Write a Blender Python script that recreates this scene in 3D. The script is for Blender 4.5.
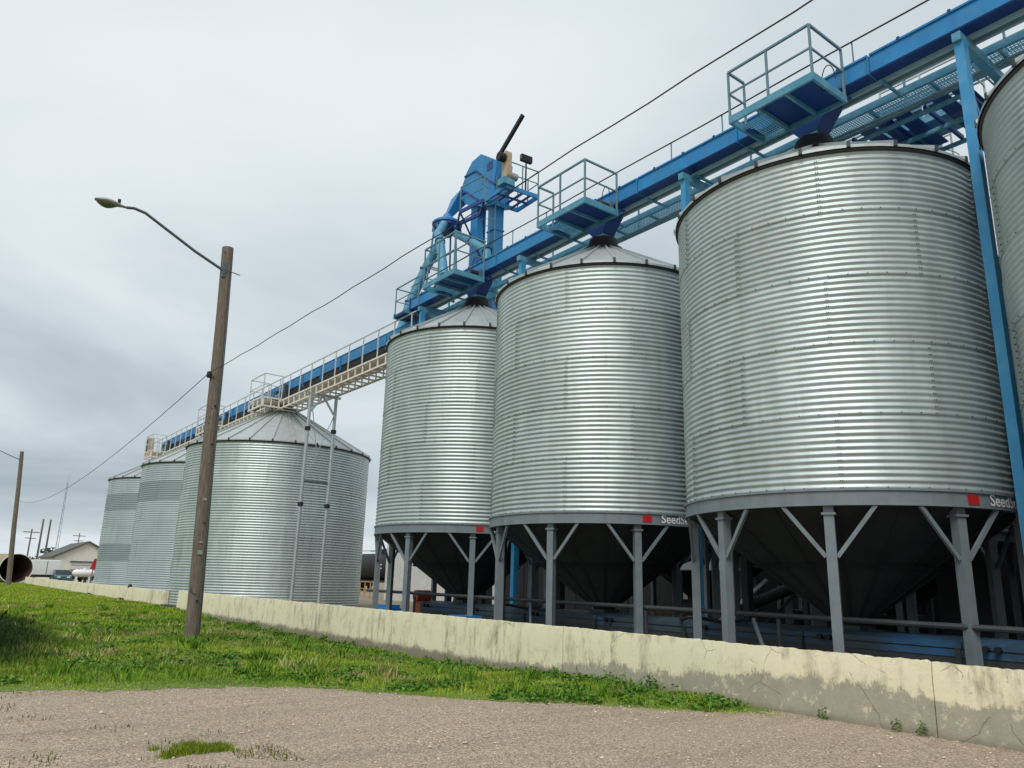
import bpy, math, random
import numpy as np
from mathutils import Vector, Matrix
random.seed(7); rng = np.random.default_rng(7)
R = math.radians
scene = bpy.context.scene
COL = scene.collection
for o in list(bpy.data.objects): bpy.data.objects.remove(o)

# ------------------------------------------------------------------ camera
F, PITCH, ROLL, YAW, CH = 763.85, .25306, .027814, .64558, 1.5
fo = Vector((math.sin(YAW)*math.cos(PITCH), math.cos(YAW)*math.cos(PITCH), math.sin(PITCH)))
up0 = Vector((-math.sin(YAW)*math.sin(PITCH), -math.cos(YAW)*math.sin(PITCH), math.cos(PITCH)))
r0 = Vector((math.cos(YAW), -math.sin(YAW), 0))
cr = r0*math.cos(ROLL) + up0*math.sin(ROLL)
cu = -r0*math.sin(ROLL) + up0*math.cos(ROLL)
cd = bpy.data.cameras.new('camera'); cam = bpy.data.objects.new('camera', cd); COL.objects.link(cam)
cd.sensor_width = 36; cd.lens = F*36/1024; cd.clip_end = 5000; cd.clip_start = .05
M = Matrix.Identity(4)
for i in range(3): M[i][0] = cr[i]; M[i][1] = cu[i]; M[i][2] = -fo[i]
M[0][3], M[1][3], M[2][3] = 0, 0, CH
cam.matrix_world = M
scene.camera = cam
scene.render.resolution_x = 1024; scene.render.resolution_y = 768
def px(x, y, ax, val):
    """direction of a photo pixel, followed until it meets the plane axis = val"""
    v = fo + cr*((x-512)/F) + cu*((384-y)/F)
    o = Vector((0, 0, CH)); return o + v*((val-o[ax])/v[ax])

# ------------------------------------------------------------------ sky, sun, exposure
SUN_DIR = Vector((-.62, -.42, .95)).normalized()
wd = bpy.data.worlds.new('World'); scene.world = wd; wd.use_nodes = True
nt = wd.node_tree; nt.nodes.clear(); L = nt.links
def nn(t, **k):
    n = nt.nodes.new(t)
    for a, b in k.items(): setattr(n, a, b)
    return n
out = nn('ShaderNodeOutputWorld'); bg = nn('ShaderNodeBackground'); bg.inputs[1].default_value = .1
L.new(bg.outputs[0], out.inputs[0])
sky = nn('ShaderNodeTexSky', sky_type='NISHITA'); sky.sun_disc = False
sky.sun_elevation = math.asin(SUN_DIR.z); sky.sun_rotation = math.atan2(SUN_DIR.x, SUN_DIR.y)
tc = nn('ShaderNodeTexCoord'); sp = nn('ShaderNodeSeparateXYZ'); L.new(tc.outputs['Generated'], sp.inputs[0])
def mth(op, a, b=None, clamp=False):
    n = nn('ShaderNodeMath', operation=op); n.use_clamp = clamp
    for i, v in enumerate((a, b)):
        if v is None: continue
        if isinstance(v, (int, float)): n.inputs[i].default_value = v
        else: L.new(v, n.inputs[i])
    return n.outputs[0]
zc = mth('MAXIMUM', sp.outputs[2], 0.0)
den = mth('ADD', zc, .13)
cx = nn('ShaderNodeCombineXYZ')
L.new(mth('DIVIDE', sp.outputs[0], den), cx.inputs[0]); L.new(mth('DIVIDE', sp.outputs[1], den), cx.inputs[1])
n1 = nn('ShaderNodeTexNoise'); n1.inputs['Scale'].default_value = .62; n1.inputs['Detail'].default_value = 6; n1.inputs['Roughness'].default_value = .52
n1.inputs['Distortion'].default_value = .35
mp = nn('ShaderNodeMapping'); mp.inputs['Location'].default_value = (3.4, 1.2, 0); L.new(cx.outputs[0], mp.inputs[0]); L.new(mp.outputs[0], n1.inputs['Vector'])
el = nn('ShaderNodeMapRange'); el.inputs['From Min'].default_value = 0; el.inputs['From Max'].default_value = .62
el.inputs['To Min'].default_value = .47; el.inputs['To Max'].default_value = .66; el.interpolation_type = 'SMOOTHSTEP'
L.new(zc, el.inputs['Value'])
no = mth('MULTIPLY', mth('SUBTRACT', n1.outputs[0], .5), 1.15)
br = mth('ADD', el.outputs[0], no)
hz = nn('ShaderNodeMapRange'); hz.inputs['From Min'].default_value = 0; hz.inputs['From Max'].default_value = .07
hz.inputs['To Min'].default_value = .18; hz.inputs['To Max'].default_value = 0; L.new(zc, hz.inputs['Value'])
br = mth('ADD', br, hz.outputs[0])
rp = nn('ShaderNodeValToRGB'); L.new(br, rp.inputs[0]); e = rp.color_ramp.elements
e[0].position = .12; e[0].color = (.285, .345, .395, 1)
e[1].position = .95; e[1].color = (.82, .86, .875, 1)
m_ = e.new(.45); m_.color = (.49, .56, .605, 1)
m_ = e.new(.70); m_.color = (.69, .755, .79, 1)
sc_ = nn('ShaderNodeVectorMath', operation='SCALE'); L.new(rp.outputs[0], sc_.inputs[0]); sc_.inputs['Scale'].default_value = 10.0
mx = nn('ShaderNodeMix', data_type='RGBA'); mx.inputs[0].default_value = .95
L.new(sky.outputs[0], mx.inputs[6]); L.new(sc_.outputs[0], mx.inputs[7]); L.new(mx.outputs[2], bg.inputs[0])
sd = bpy.data.lights.new('sun', 'SUN'); sd.energy = 1.9; sd.angle = R(28); sd.color = (1, .97, .92)
so = bpy.data.objects.new('sun', sd); COL.objects.link(so); so.rotation_euler = (-SUN_DIR).to_track_quat('-Z', 'Y').to_euler(); so.location = (-20, -15, 40)
vs = scene.view_settings; vs.view_transform = 'Standard'; vs.look = 'None'; vs.gamma = 1; vs.use_curve_mapping = False; vs.exposure = 0.15

# ------------------------------------------------------------------ materials
def mat(name, col, rough=.6, metal=0., var=0., nscale=8., bump=0., bscale=60., objvar=0., dirt=None, dirt_amt=.0, dirt_scale=3., spec=.5, stretch=None, wear=None, wear_at=.66, wear_scale=14., streak=None, streak_amt=.3):
    m = bpy.data.materials.new(name); m.use_nodes = True; t = m.node_tree; b = t.nodes['Principled BSDF']
    b.inputs['Roughness'].default_value = rough; b.inputs['Metallic'].default_value = metal
    b.inputs['Specular IOR Level'].default_value = spec
    def N(k): return t.nodes.new(k)
    geo = N('ShaderNodeNewGeometry'); pos = geo.outputs['Position']
    if stretch:
        mp = N('ShaderNodeMapping'); mp.inputs['Scale'].default_value = stretch; t.links.new(pos, mp.inputs[0]); pos = mp.outputs[0]
    c = None
    base = N('ShaderNodeRGB'); base.outputs[0].default_value = (*col, 1); c = base.outputs[0]
    if var:
        n = N('ShaderNodeTexNoise'); n.inputs['Scale'].default_value = nscale; n.inputs['Detail'].default_value = 5; t.links.new(pos, n.inputs['Vector'])
        mr = N('ShaderNodeMapRange'); mr.inputs['From Min'].default_value = .25; mr.inputs['From Max'].default_value = .75
        mr.inputs['To Min'].default_value = 1-var; mr.inputs['To Max'].default_value = 1+var; t.links.new(n.outputs[0], mr.inputs[0])
        s = N('ShaderNodeVectorMath'); s.operation = 'SCALE'; t.links.new(c, s.inputs[0]); t.links.new(mr.outputs[0], s.inputs['Scale']); c = s.outputs[0]
        mr2 = N('ShaderNodeMapRange'); mr2.inputs['To Min'].default_value = max(.05, rough-.08); mr2.inputs['To Max'].default_value = min(1, rough+.08)
        t.links.new(n.outputs[0], mr2.inputs[0]); t.links.new(mr2.outputs[0], b.inputs['Roughness'])
    if objvar:
        oi = N('ShaderNodeObjectInfo'); mr = N('ShaderNodeMapRange'); mr.inputs['To Min'].default_value = 1-objvar; mr.inputs['To Max'].default_value = 1+objvar
        t.links.new(oi.outputs['Random'], mr.inputs[0])
        s = N('ShaderNodeVectorMath'); s.operation = 'SCALE'; t.links.new(c, s.inputs[0]); t.links.new(mr.outputs[0], s.inputs['Scale']); c = s.outputs[0]
    if dirt:
        n = N('ShaderNodeTexNoise'); n.inputs['Scale'].default_value = dirt_scale; n.inputs['Detail'].default_value = 7; n.inputs['Roughness'].default_value = .65; t.links.new(pos, n.inputs['Vector'])
        mr = N('ShaderNodeMapRange'); mr.inputs['From Min'].default_value = .5; mr.inputs['From Max'].default_value = .72; mr.inputs['To Max'].default_value = dirt_amt; t.links.new(n.outputs[0], mr.inputs[0])
        mx = N('ShaderNodeMix'); mx.data_type = 'RGBA'; t.links.new(mr.outputs[0], mx.inputs[0]); t.links.new(c, mx.inputs[6]); mx.inputs[7].default_value = (*dirt, 1); c = mx.outputs[2]
    if streak:
        mp2 = N('ShaderNodeMapping'); mp2.inputs['Scale'].default_value = (1, 1, .07); t.links.new(geo.outputs['Position'], mp2.inputs[0])
        n = N('ShaderNodeTexNoise'); n.inputs['Scale'].default_value = 5.5; n.inputs['Detail'].default_value = 6; n.inputs['Roughness'].default_value = .6; t.links.new(mp2.outputs[0], n.inputs['Vector'])
        mr = N('ShaderNodeMapRange'); mr.inputs['From Min'].default_value = .5; mr.inputs['From Max'].default_value = .75; mr.inputs['To Max'].default_value = streak_amt; t.links.new(n.outputs[0], mr.inputs[0])
        mx = N('ShaderNodeMix'); mx.data_type = 'RGBA'; t.links.new(mr.outputs[0], mx.inputs[0]); t.links.new(c, mx.inputs[6]); mx.inputs[7].default_value = (*streak, 1); c = mx.outputs[2]
    if wear:
        n = N('ShaderNodeTexNoise'); n.inputs['Scale'].default_value = wear_scale; n.inputs['Detail'].default_value = 9; n.inputs['Roughness'].default_value = .7; t.links.new(geo.outputs['Position'], n.inputs['Vector'])
        mr = N('ShaderNodeMapRange'); mr.inputs['From Min'].default_value = wear_at; mr.inputs['From Max'].default_value = wear_at+.03; mr.inputs['To Max'].default_value = .8; t.links.new(n.outputs[0], mr.inputs[0])
        mx = N('ShaderNodeMix'); mx.data_type = 'RGBA'; t.links.new(mr.outputs[0], mx.inputs[0]); t.links.new(c, mx.inputs[6]); mx.inputs[7].default_value = (*wear, 1); c = mx.outputs[2]
    t.links.new(c, b.inputs['Base Color'])
    if bump:
        n = N('ShaderNodeTexNoise'); n.inputs['Scale'].default_value = bscale; n.inputs['Detail'].default_value = 4; t.links.new(pos, n.inputs['Vector'])
        bp = N('ShaderNodeBump'); bp.inputs['Strength'].default_value = bump; bp.inputs['Distance'].default_value = .01; t.links.new(n.outputs[0], bp.inputs['Height']); t.links.new(bp.outputs[0], b.inputs['Normal'])
    return m
MT = {}
MT['galv'] = mat('galvanised_steel', (.445, .51, .505), .46, .52, .12, 2.2, objvar=.09, bump=.2, bscale=2.2, dirt=(.36, .405, .395), dirt_amt=.55, dirt_scale=1.3, stretch=(1, 1, .35), streak=(.27, .285, .26), streak_amt=.28)
MT['galv_old'] = mat('weathered_galvanised_steel', (.42, .485, .50), .55, .4, .07, 1.5, objvar=.06, dirt=(.35, .40, .41), dirt_amt=.4, dirt_scale=.9, stretch=(1, 1, .35), streak=(.28, .31, .31), streak_amt=.3)
MT['galv_dull'] = mat('dull_galvanised_steel', (.27, .32, .34), .6, .35, .06, 1.5, objvar=.04)
MT['roof'] = mat('roof_steel', (.43, .465, .46), .5, .4, .09, 3, objvar=.08, streak=(.3, .3, .27), streak_amt=.3)
MT['bolt'] = mat('bolt_steel', (.12, .13, .12), .6, .5)
MT['trim'] = mat('dark_eave_steel', (.045, .05, .05), .6, .2, .2, 9)
MT['grey'] = mat('grey_paint', (.165, .20, .22), .5, 0, .12, 4, dirt=(.23, .22, .20), dirt_amt=.6, dirt_scale=5, wear=(.14, .075, .04), wear_at=.69, wear_scale=9, streak=(.11, .12, .12), streak_amt=.5)
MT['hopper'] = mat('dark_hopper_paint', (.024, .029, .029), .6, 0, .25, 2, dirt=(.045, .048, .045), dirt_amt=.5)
MT['blue'] = mat('blue_paint', (.010, .20, .47), .48, 0, .14, 2.5, dirt=(.07, .24, .38), dirt_amt=.6, dirt_scale=2.6, wear=(.10, .13, .15), wear_at=.66, wear_scale=9, streak=(.03, .11, .22), streak_amt=.5)
MT['navy'] = mat('deep_blue_paint_and_shade', (.005, .045, .20), .5, 0, .1, 3)  # deep blue parts; also carries the shade under the conveyor trough
MT['teal'] = mat('faded_blue_paint', (.07, .265, .385), .55, 0, .16, 4, dirt=(.22, .33, .37), dirt_amt=.7, dirt_scale=4, wear=(.13, .10, .08), wear_at=.65, wear_scale=12)
MT['railteal'] = mat('pale_blue_flange_paint', (.26, .42, .48), .5, 0, .12, 4, dirt=(.30, .34, .33), dirt_amt=.6, dirt_scale=3)
MT['skyblue'] = mat('light_blue_paint', (.035, .26, .50), .48, 0, .12, 3, dirt=(.12, .30, .42), dirt_amt=.6, dirt_scale=3, wear=(.12, .09, .07), wear_at=.68, wear_scale=8)
MT['rail'] = mat('faded_rail_paint', (.12, .22, .26), .55, 0, .15, 6)
MT['white'] = mat('beige_white_paint', (.74, .67, .59), .6, 0, .1, 5, dirt=(.45, .38, .30), dirt_amt=.5, wear=(.28, .17, .10), wear_at=.64, wear_scale=7)
MT['whiterail'] = mat('pale_rail_paint', (.52, .53, .52), .55, 0, .08, 5)
MT['steelleg'] = mat('galvanised_leg', (.42, .46, .47), .5, .5, .1, 5)
MT['cable'] = mat('cable_black', (.025, .028, .03), .7)
MT['black'] = mat('black_paint', (.010, .010, .011), .7, 0, .2, 3)
MT['red'] = mat('red_paint', (.42, .012, .014), .5, 0, .1, 6)
MT['lettering'] = mat('white_lettering', (.8, .8, .8), .5)
MT['motor'] = mat('motor_beige', (.42, .33, .22), .5, 0, .2, 12, dirt=(.30, .16, .04), dirt_amt=.7, dirt_scale=5)
MT['orange'] = mat('orange_rust_paint', (.42, .11, .045), .6, 0, .2, 9)
MT['dusty'] = mat('dusty_blue_paint', (.038, .065, .085), .65, 0, .15, 4, dirt=(.012, .14, .36), dirt_amt=.85, dirt_scale=.5)
MT['lowgrey'] = mat('lower_conveyor_grey', (.042, .048, .05), .65, 0, .2, 4, dirt=(.09, .08, .06), dirt_amt=.5)
MT['lampgrey'] = mat('lamp_housing', (.36, .36, .32), .5, .3, .1, 8)
MT['lampglass'] = mat('lamp_lens', (.10, .12, .06), .25)
MT['arm'] = mat('lamp_arm_steel', (.10, .125, .14), .5, .4, .1, 8)
MT['siding'] = mat('white_siding', (.62, .62, .60), .6, 0, .08, 2)
MT['cream'] = mat('cream_siding', (.72, .69, .60), .7, 0, .08, 2)
MT['shingle'] = mat('grey_roof_shingle', (.10, .095, .09), .8, 0, .2, 3)
MT['whitepaint'] = mat('white_paint', (.78, .78, .77), .45, 0, .05, 2)
MT['carteal'] = mat('car_paint_teal', (.05, .13, .16), .3)
MT['glass'] = mat('dark_glass', (.02, .025, .03), .1)
MT['tyre'] = mat('tyre_rubber', (.02, .02, .02), .85)
MT['rusty'] = mat('rusty_inside', (.07, .03, .022), .8, 0, .4, 3)
MT['pipewhite'] = mat('pipe_white', (.62, .60, .54), .6, 0, .15, 2, dirt=(.35, .18, .06), dirt_amt=.5)
MT['oldshell'] = mat('weathered_pipe_shell', (.30, .24, .15), .8, 0, .3, 1.5)
MT['tan'] = mat('tan_boards', (.45, .28, .12), .7, 0, .15, 5)
MT['farpole'] = mat('far_pole_wood', (.13, .12, .11), .85)
MT['lattice'] = mat('mast_steel', (.30, .32, .33), .6, .3)
MT['backdrop'] = mat('dark_backdrop_boards', (.012, .012, .012), .9, 0, .25, 3)  # near-black tone stands in for the gloom behind the bins
MT['tarp'] = mat('grey_sheet_metal', (.66, .67, .62), .6)

# weathered wood of the poles
m = mat('weathered_wood', (.15, .115, .085), .88, 0, .45, 9, bump=1.0, bscale=16, dirt=(.29, .26, .215), dirt_amt=.85, dirt_scale=5, stretch=(9, 9, .45), wear=(.035, .028, .022), wear_at=.62, wear_scale=6); MT['wood'] = m

def graph(name):
    m = bpy.data.materials.new(name); m.use_nodes = True; t = m.node_tree
    def N(k, **a):
        n = t.nodes.new(k)
        for q, v in a.items(): setattr(n, q, v)
        return n
    return m, t, N, t.nodes['Principled BSDF']
def noise(t, N, pos, scale, detail=5, rough=.55, stretch=None):
    if stretch:
        mp = N('ShaderNodeMapping'); mp.inputs['Scale'].default_value = stretch; t.links.new(pos, mp.inputs[0]); pos = mp.outputs[0]
    n = N('ShaderNodeTexNoise'); n.inputs['Scale'].default_value = scale; n.inputs['Detail'].default_value = detail; n.inputs['Roughness'].default_value = rough
    t.links.new(pos, n.inputs['Vector']); return n.outputs[0]
def mrange(t, N, v, a, b, c=0., d=1., smooth=False):
    m = N('ShaderNodeMapRange'); m.inputs['From Min'].default_value = a; m.inputs['From Max'].default_value = b; m.inputs['To Min'].default_value = c; m.inputs['To Max'].default_value = d
    if smooth: m.interpolation_type = 'SMOOTHSTEP'
    t.links.new(v, m.inputs[0]); return m.outputs[0]
def mixc(t, N, f, a, b):
    m = N('ShaderNodeMix', data_type='RGBA')
    for i, v in ((0, f), (6, a), (7, b)):
        if isinstance(v, tuple): m.inputs[i].default_value = (*v, 1)
        elif isinstance(v, (int, float)): m.inputs[i].default_value = v
        else: t.links.new(v, m.inputs[i])
    return m.outputs[2]
def ma(t, N, op, a, b):
    m = N('ShaderNodeMath', operation=op)
    for i, v in enumerate((a, b)):
        if isinstance(v, (int, float)): m.inputs[i].default_value = v
        else: t.links.new(v, m.inputs[i])
    return m.outputs[0]

# cream paint flaking off a concrete wall
m, t, N, B = graph('flaking_cream_paint_on_concrete'); MT['wall'] = m
pos = N('ShaderNodeNewGeometry').outputs['Position']; sx = N('ShaderNodeSeparateXYZ'); t.links.new(pos, sx.inputs[0])
hl = mrange(t, N, sx.outputs[1], 5.5, 13.0, .42, .02, True)
edge = ma(t, N, 'ADD', hl, ma(t, N, 'MULTIPLY', ma(t, N, 'SUBTRACT', noise(t, N, pos, 1.1, 9, .72), .5), .62))
edge = ma(t, N, 'ADD', edge, ma(t, N, 'MULTIPLY', ma(t, N, 'SUBTRACT', noise(t, N, pos, 9, 9, .8, (1, 1, .45)), .5), .5))
peel = mrange(t, N, ma(t, N, 'SUBTRACT', edge, sx.outputs[2]), -.03, .03)
fleck = mrange(t, N, noise(t, N, pos, 9, 9, .72), .625, .65)
fl2 = ma(t, N, 'MULTIPLY', fleck, mrange(t, N, noise(t, N, pos, .8, 3), .42, .62))
peel = ma(t, N, 'MAXIMUM', peel, fl2)
conc = mixc(t, N, noise(t, N, pos, 5, 8, .7), (.27, .245, .185), (.50, .46, .355))
conc = mixc(t, N, mrange(t, N, noise(t, N, pos, 26, 6, .7), .35, .7, 0, .6), conc, (.31, .28, .21))
conc = mixc(t, N, mrange(t, N, noise(t, N, pos, 7, 9, .75), .58, .62, 0, .7), conc, (.66, .60, .43))
paint = mixc(t, N, noise(t, N, pos, 2.6, 6, .6), (.74, .665, .43), (.87, .81, .58))
paint = mixc(t, N, mrange(t, N, noise(t, N, pos, 30, 4, .6), .3, .7, 0, .5), paint, (.74, .68, .48))
streak = mrange(t, N, noise(t, N, pos, 5.5, 9, .75, (1, 1, .22)), .47, .63, 0, .9)
blot = mrange(t, N, noise(t, N, pos, .8, 7, .7), .45, .58, .08, 1)
paint = mixc(t, N, ma(t, N, 'MULTIPLY', streak, blot), paint, (.27, .24, .165))
paint = mixc(t, N, mrange(t, N, noise(t, N, pos, 2.2, 9, .75), .54, .66, 0, .6), paint, (.46, .43, .33))
vo = N('ShaderNodeTexVoronoi', feature='DISTANCE_TO_EDGE'); vo.inputs['Scale'].default_value = 1.1
wv = N('ShaderNodeVectorMath', operation='MULTIPLY_ADD')
nz = N('ShaderNodeTexNoise'); nz.inputs['Scale'].default_value = 3; nz.inputs['Detail'].default_value = 6; t.links.new(pos, nz.inputs['Vector'])
t.links.new(nz.outputs['Color'], wv.inputs[0]); wv.inputs[1].default_value = (.18, .18, .18); t.links.new(pos, wv.inputs[2]); t.links.new(wv.outputs[0], vo.inputs['Vector'])
crack = ma(t, N, 'MULTIPLY', mrange(t, N, vo.outputs['Distance'], .0015, .006, 1, 0), mrange(t, N, noise(t, N, pos, 1.3, 3), .52, .57))
c = mixc(t, N, peel, paint, conc); c = mixc(t, N, ma(t, N, 'MULTIPLY', crack, .38), c, (.16, .14, .10))
c = mixc(t, N, mrange(t, N, ma(t, N, 'ADD', sx.outputs[2], ma(t, N, 'MULTIPLY', noise(t, N, pos, 6, 4), .12)), .06, .15, .6, 0), c, (.17, .14, .095))
t.links.new(c, B.inputs['Base Color']); B.inputs['Roughness'].default_value = .85
hgt = ma(t, N, 'SUBTRACT', ma(t, N, 'MULTIPLY', noise(t, N, pos, 22, 6, .7), .6), ma(t, N, 'ADD', ma(t, N, 'MULTIPLY', peel, .35), ma(t, N, 'MULTIPLY', crack, .8)))
bp = N('ShaderNodeBump'); bp.inputs['Strength'].default_value = .7; bp.inputs['Distance'].default_value = .012; t.links.new(hgt, bp.inputs['Height']); t.links.new(bp.outputs[0], B.inputs['Normal'])

# gravel
m, t, N, B = graph('fine_gravel'); MT['gravel'] = m
pos = N('ShaderNodeNewGeometry').outputs['Position']
v1 = N('ShaderNodeTexVoronoi'); v1.inputs['Scale'].default_value = 54; t.links.new(pos, v1.inputs['Vector'])
sc = N('ShaderNodeSeparateColor'); t.links.new(v1.outputs['Color'], sc.inputs[0])
rp = N('ShaderNodeValToRGB'); t.links.new(sc.outputs[0], rp.inputs[0]); e = rp.color_ramp.elements
e[0].color = (.22, .17, .125, 1); e[1].color = (.74, .61, .47, 1)
q = e.new(.35); q.color = (.45, .345, .245, 1); q = e.new(.7); q.color = (.56, .43, .315, 1)
c = mixc(t, N, mrange(t, N, noise(t, N, pos, .5, 5, .6), .35, .7, 0, .5), rp.outputs[0], (.40, .325, .225))
c = mixc(t, N, mrange(t, N, noise(t, N, pos, 1.3, 5, .6), .52, .7, 0, .35), c, (.46, .32, .25))
c = mixc(t, N, mrange(t, N, noise(t, N, pos, 1.1, 5, .6, (.25, 1.6, 1)), .5, .68, 0, .5), c, (.25, .195, .135))
c = mixc(t, N, mrange(t, N, noise(t, N, pos, .28, 4, .5), .52, .66, 0, .45), c, (.50, .39, .30))
c = mixc(t, N, mrange(t, N, v1.outputs['Distance'], .35, .75, 0, .6), c, (.14, .11, .08))
t.links.new(c, B.inputs['Base Color']); B.inputs['Roughness'].default_value = .9
bp = N('ShaderNodeBump'); bp.inputs['Strength'].default_value = .8; bp.inputs['Distance'].default_value = .012
t.links.new(mrange(t, N, v1.outputs['Distance'], 0, .8, 1, 0), bp.inputs['Height']); t.links.new(bp.outputs[0], B.inputs['Normal'])

# yard dirt and far field
m, t, N, B = graph('dry_yard_ground'); MT['yard'] = m
pos = N('ShaderNodeNewGeometry').outputs['Position']
c = mixc(t, N, noise(t, N, pos, .35, 7, .6), (.16, .125, .08), (.32, .255, .155))
c = mixc(t, N, mrange(t, N, noise(t, N, pos, 30, 4), .4, .7, 0, .5), c, (.18, .15, .11))
t.links.new(c, B.inputs['Base Color']); B.inputs['Roughness'].default_value = .95
m, t, N, B = graph('shade_toned_ground'); MT['shaded_yard'] = m  # ground under the bins, shade painted into its dark colour
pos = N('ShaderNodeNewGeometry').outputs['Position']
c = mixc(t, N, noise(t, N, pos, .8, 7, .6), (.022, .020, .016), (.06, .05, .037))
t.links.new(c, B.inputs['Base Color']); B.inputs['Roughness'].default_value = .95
# turf soil
m, t, N, B = graph('turf_soil'); MT['soil'] = m
pos = N('ShaderNodeNewGeometry').outputs['Position']
c = mixc(t, N, noise(t, N, pos, 1.2, 7, .65), (.09, .15, .018), (.19, .24, .04))
c = mixc(t, N, mrange(t, N, noise(t, N, pos, .7, 6, .65), .58, .70, 0, .8), c, (.30, .25, .12))
c = mixc(t, N, mrange(t, N, noise(t, N, pos, 25, 4), .4, .7, 0, .5), c, (.045, .075, .012))
t.links.new(c, B.inputs['Base Color']); B.inputs['Roughness'].default_value = .95
# leaf material driven by a per-blade tint
def leafmat(name):
    m, t, N, B = graph(name)
    a = N('ShaderNodeAttribute'); a.attribute_name = 'tint'
    t.links.new(a.outputs['Color'], B.inputs['Base Color']); B.inputs['Roughness'].default_value = .6; B.inputs['Specular IOR Level'].default_value = .25
    return m
MT['leaf'] = leafmat('grass_blades'); MT['pebble'] = leafmat('pebbles')

# ------------------------------------------------------------------ mesh helpers
def tag(o, label=None, cat=None, group=None, kind=None):
    if label: o['label'] = label
    if cat: o['category'] = cat
    if group: o['group'] = group
    if kind: o['kind'] = kind
    return o
def thing(name, loc, label, cat, group=None):
    o = bpy.data.objects.new(name, None); COL.objects.link(o); o.location = loc; o.empty_display_size = .3
    return tag(o, label, cat, group)
def link(name, me, parent=None, loc=(0, 0, 0), rz=0):
    o = bpy.data.objects.new(name, me); COL.objects.link(o); o.parent = parent; o.location = loc; o.rotation_euler = (0, 0, rz); return o
class MB:
    def __init__(s): s.v = []; s.f = []; s.m = []; s.cur = 0
    def poly(s, vs, fs):
        b = len(s.v); s.v += [tuple(q) for q in vs]; s.f += [tuple(i+b for i in f) for f in fs]; s.m += [s.cur]*len(fs); return s
    def box(s, x0, x1, y0, y1, z0, z1):
        return s.poly([(x0, y0, z0), (x1, y0, z0), (x1, y1, z0), (x0, y1, z0), (x0, y0, z1), (x1, y0, z1), (x1, y1, z1), (x0, y1, z1)],
                      [(3, 2, 1, 0), (4, 5, 6, 7), (0, 1, 5, 4), (1, 2, 6, 5), (2, 3, 7, 6), (3, 0, 4, 7)])
    def bar(s, p, q, w, h=None, up=(0, 0, 1)):
        p, q = Vector(p), Vector(q); h = h or w; d = (q-p).normalized(); u = Vector(up)
        if abs(d.dot(u)) > .99: u = Vector((1, 0, 0))
        a = d.cross(u).normalized()*(w/2); b = a.cross(d).normalized()*(h/2)
        vs = [e+i*a+j*b for e in (p, q) for i, j in ((-1, -1), (1, -1), (1, 1), (-1, 1))]
        return s.poly(vs, [(0, 1, 2, 3), (7, 6, 5, 4), (0, 4, 5, 1), (1, 5, 6, 2), (2, 6, 7, 3), (3, 7, 4, 0)])
    def tube(s, pts, r, n=10, cap=True):
        pts = [Vector(p) for p in pts]; rs = r if isinstance(r, (list, tuple)) else [r]*len(pts); rings = []; u = None
        for i, p in enumerate(pts):
            d = ((pts[min(i+1, len(pts)-1)]-pts[max(i-1, 0)])).normalized()
            if u is None:
                u = Vector((0, 0, 1)) if abs(d.z) < .9 else Vector((1, 0, 0))
            a = d.cross(u).normalized(); u = a.cross(d).normalized()
            rings.append([p+rs[i]*(math.cos(2*math.pi*k/n)*a+math.sin(2*math.pi*k/n)*u) for k in range(n)])
        vs = [v for g in rings for v in g]; fs = []
        for i in range(len(pts)-1):
            for k in range(n): fs.append((i*n+k, i*n+(k+1) % n, (i+1)*n+(k+1) % n, (i+1)*n+k))
        if cap: fs += [tuple(range(n))[::-1], tuple(range((len(pts)-1)*n, len(pts)*n))]
        return s.poly(vs, fs)
    def lathe(s, prof, n=32, cx=0, cy=0, caps=False):
        vs = [(cx+r*math.cos(2*math.pi*k/n), cy+r*math.sin(2*math.pi*k/n), z) for r, z in prof for k in range(n)]; fs = []
        for i in range(len(prof)-1):
            for k in range(n): fs.append((i*n+k, i*n+(k+1) % n, (i+1)*n+(k+1) % n, (i+1)*n+k))
        if caps: fs += [tuple(range(n))[::-1], tuple(range((len(prof)-1)*n, len(prof)*n))]
        return s.poly(vs, fs)
    def extrude(s, prof, axis, a, b):
        """profile of two coordinates pushed along an axis between a and b"""
        n = len(prof)
        def P(u, v, w): return {0: (w, u, v), 1: (u, w, v), 2: (u, v, w)}[axis]
        vs = [P(u, v, a) for u, v in prof]+[P(u, v, b) for u, v in prof]
        fs = [tuple(range(n))[::-1], tuple(range(n, 2*n))]+[(i, (i+1) % n, (i+1) % n+n, i+n) for i in range(n)]
        return s.poly(vs, fs)
    def mesh(s, name, mats, smooth=False, off=(0, 0, 0)):
        me = bpy.data.meshes.new(name); me.from_pydata([(v[0]-off[0], v[1]-off[1], v[2]-off[2]) for v in s.v], [], s.f)
        for m in (mats if isinstance(mats, (list, tuple)) else [mats]): me.materials.append(MT[m])
        if any(s.m): me.polygons.foreach_set('material_index', s.m)
        if smooth: me.polygons.foreach_set('use_smooth', [True]*len(s.f))
        me.validate(); me.update()
        return me
    def build(s, name, mats, parent=None, smooth=False, bevel=0, label=None, kind=None):
        off = parent.location if parent is not None else (0, 0, 0)
        if parent is not None and parent.parent is not None: off = parent.location+parent.parent.location
        me = s.mesh(name, mats, smooth, off); o = link(name, me, parent)
        if bevel:
            b = o.modifiers.new('bevel', 'BEVEL'); b.width = bevel; b.segments = 2; b.limit_method = 'ANGLE'
        if smooth:
            e = o.modifiers.new('edges', 'EDGE_SPLIT'); e.split_angle = R(40)
        if label: o['label'] = label
        if kind: o['kind'] = kind
        return o
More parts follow.
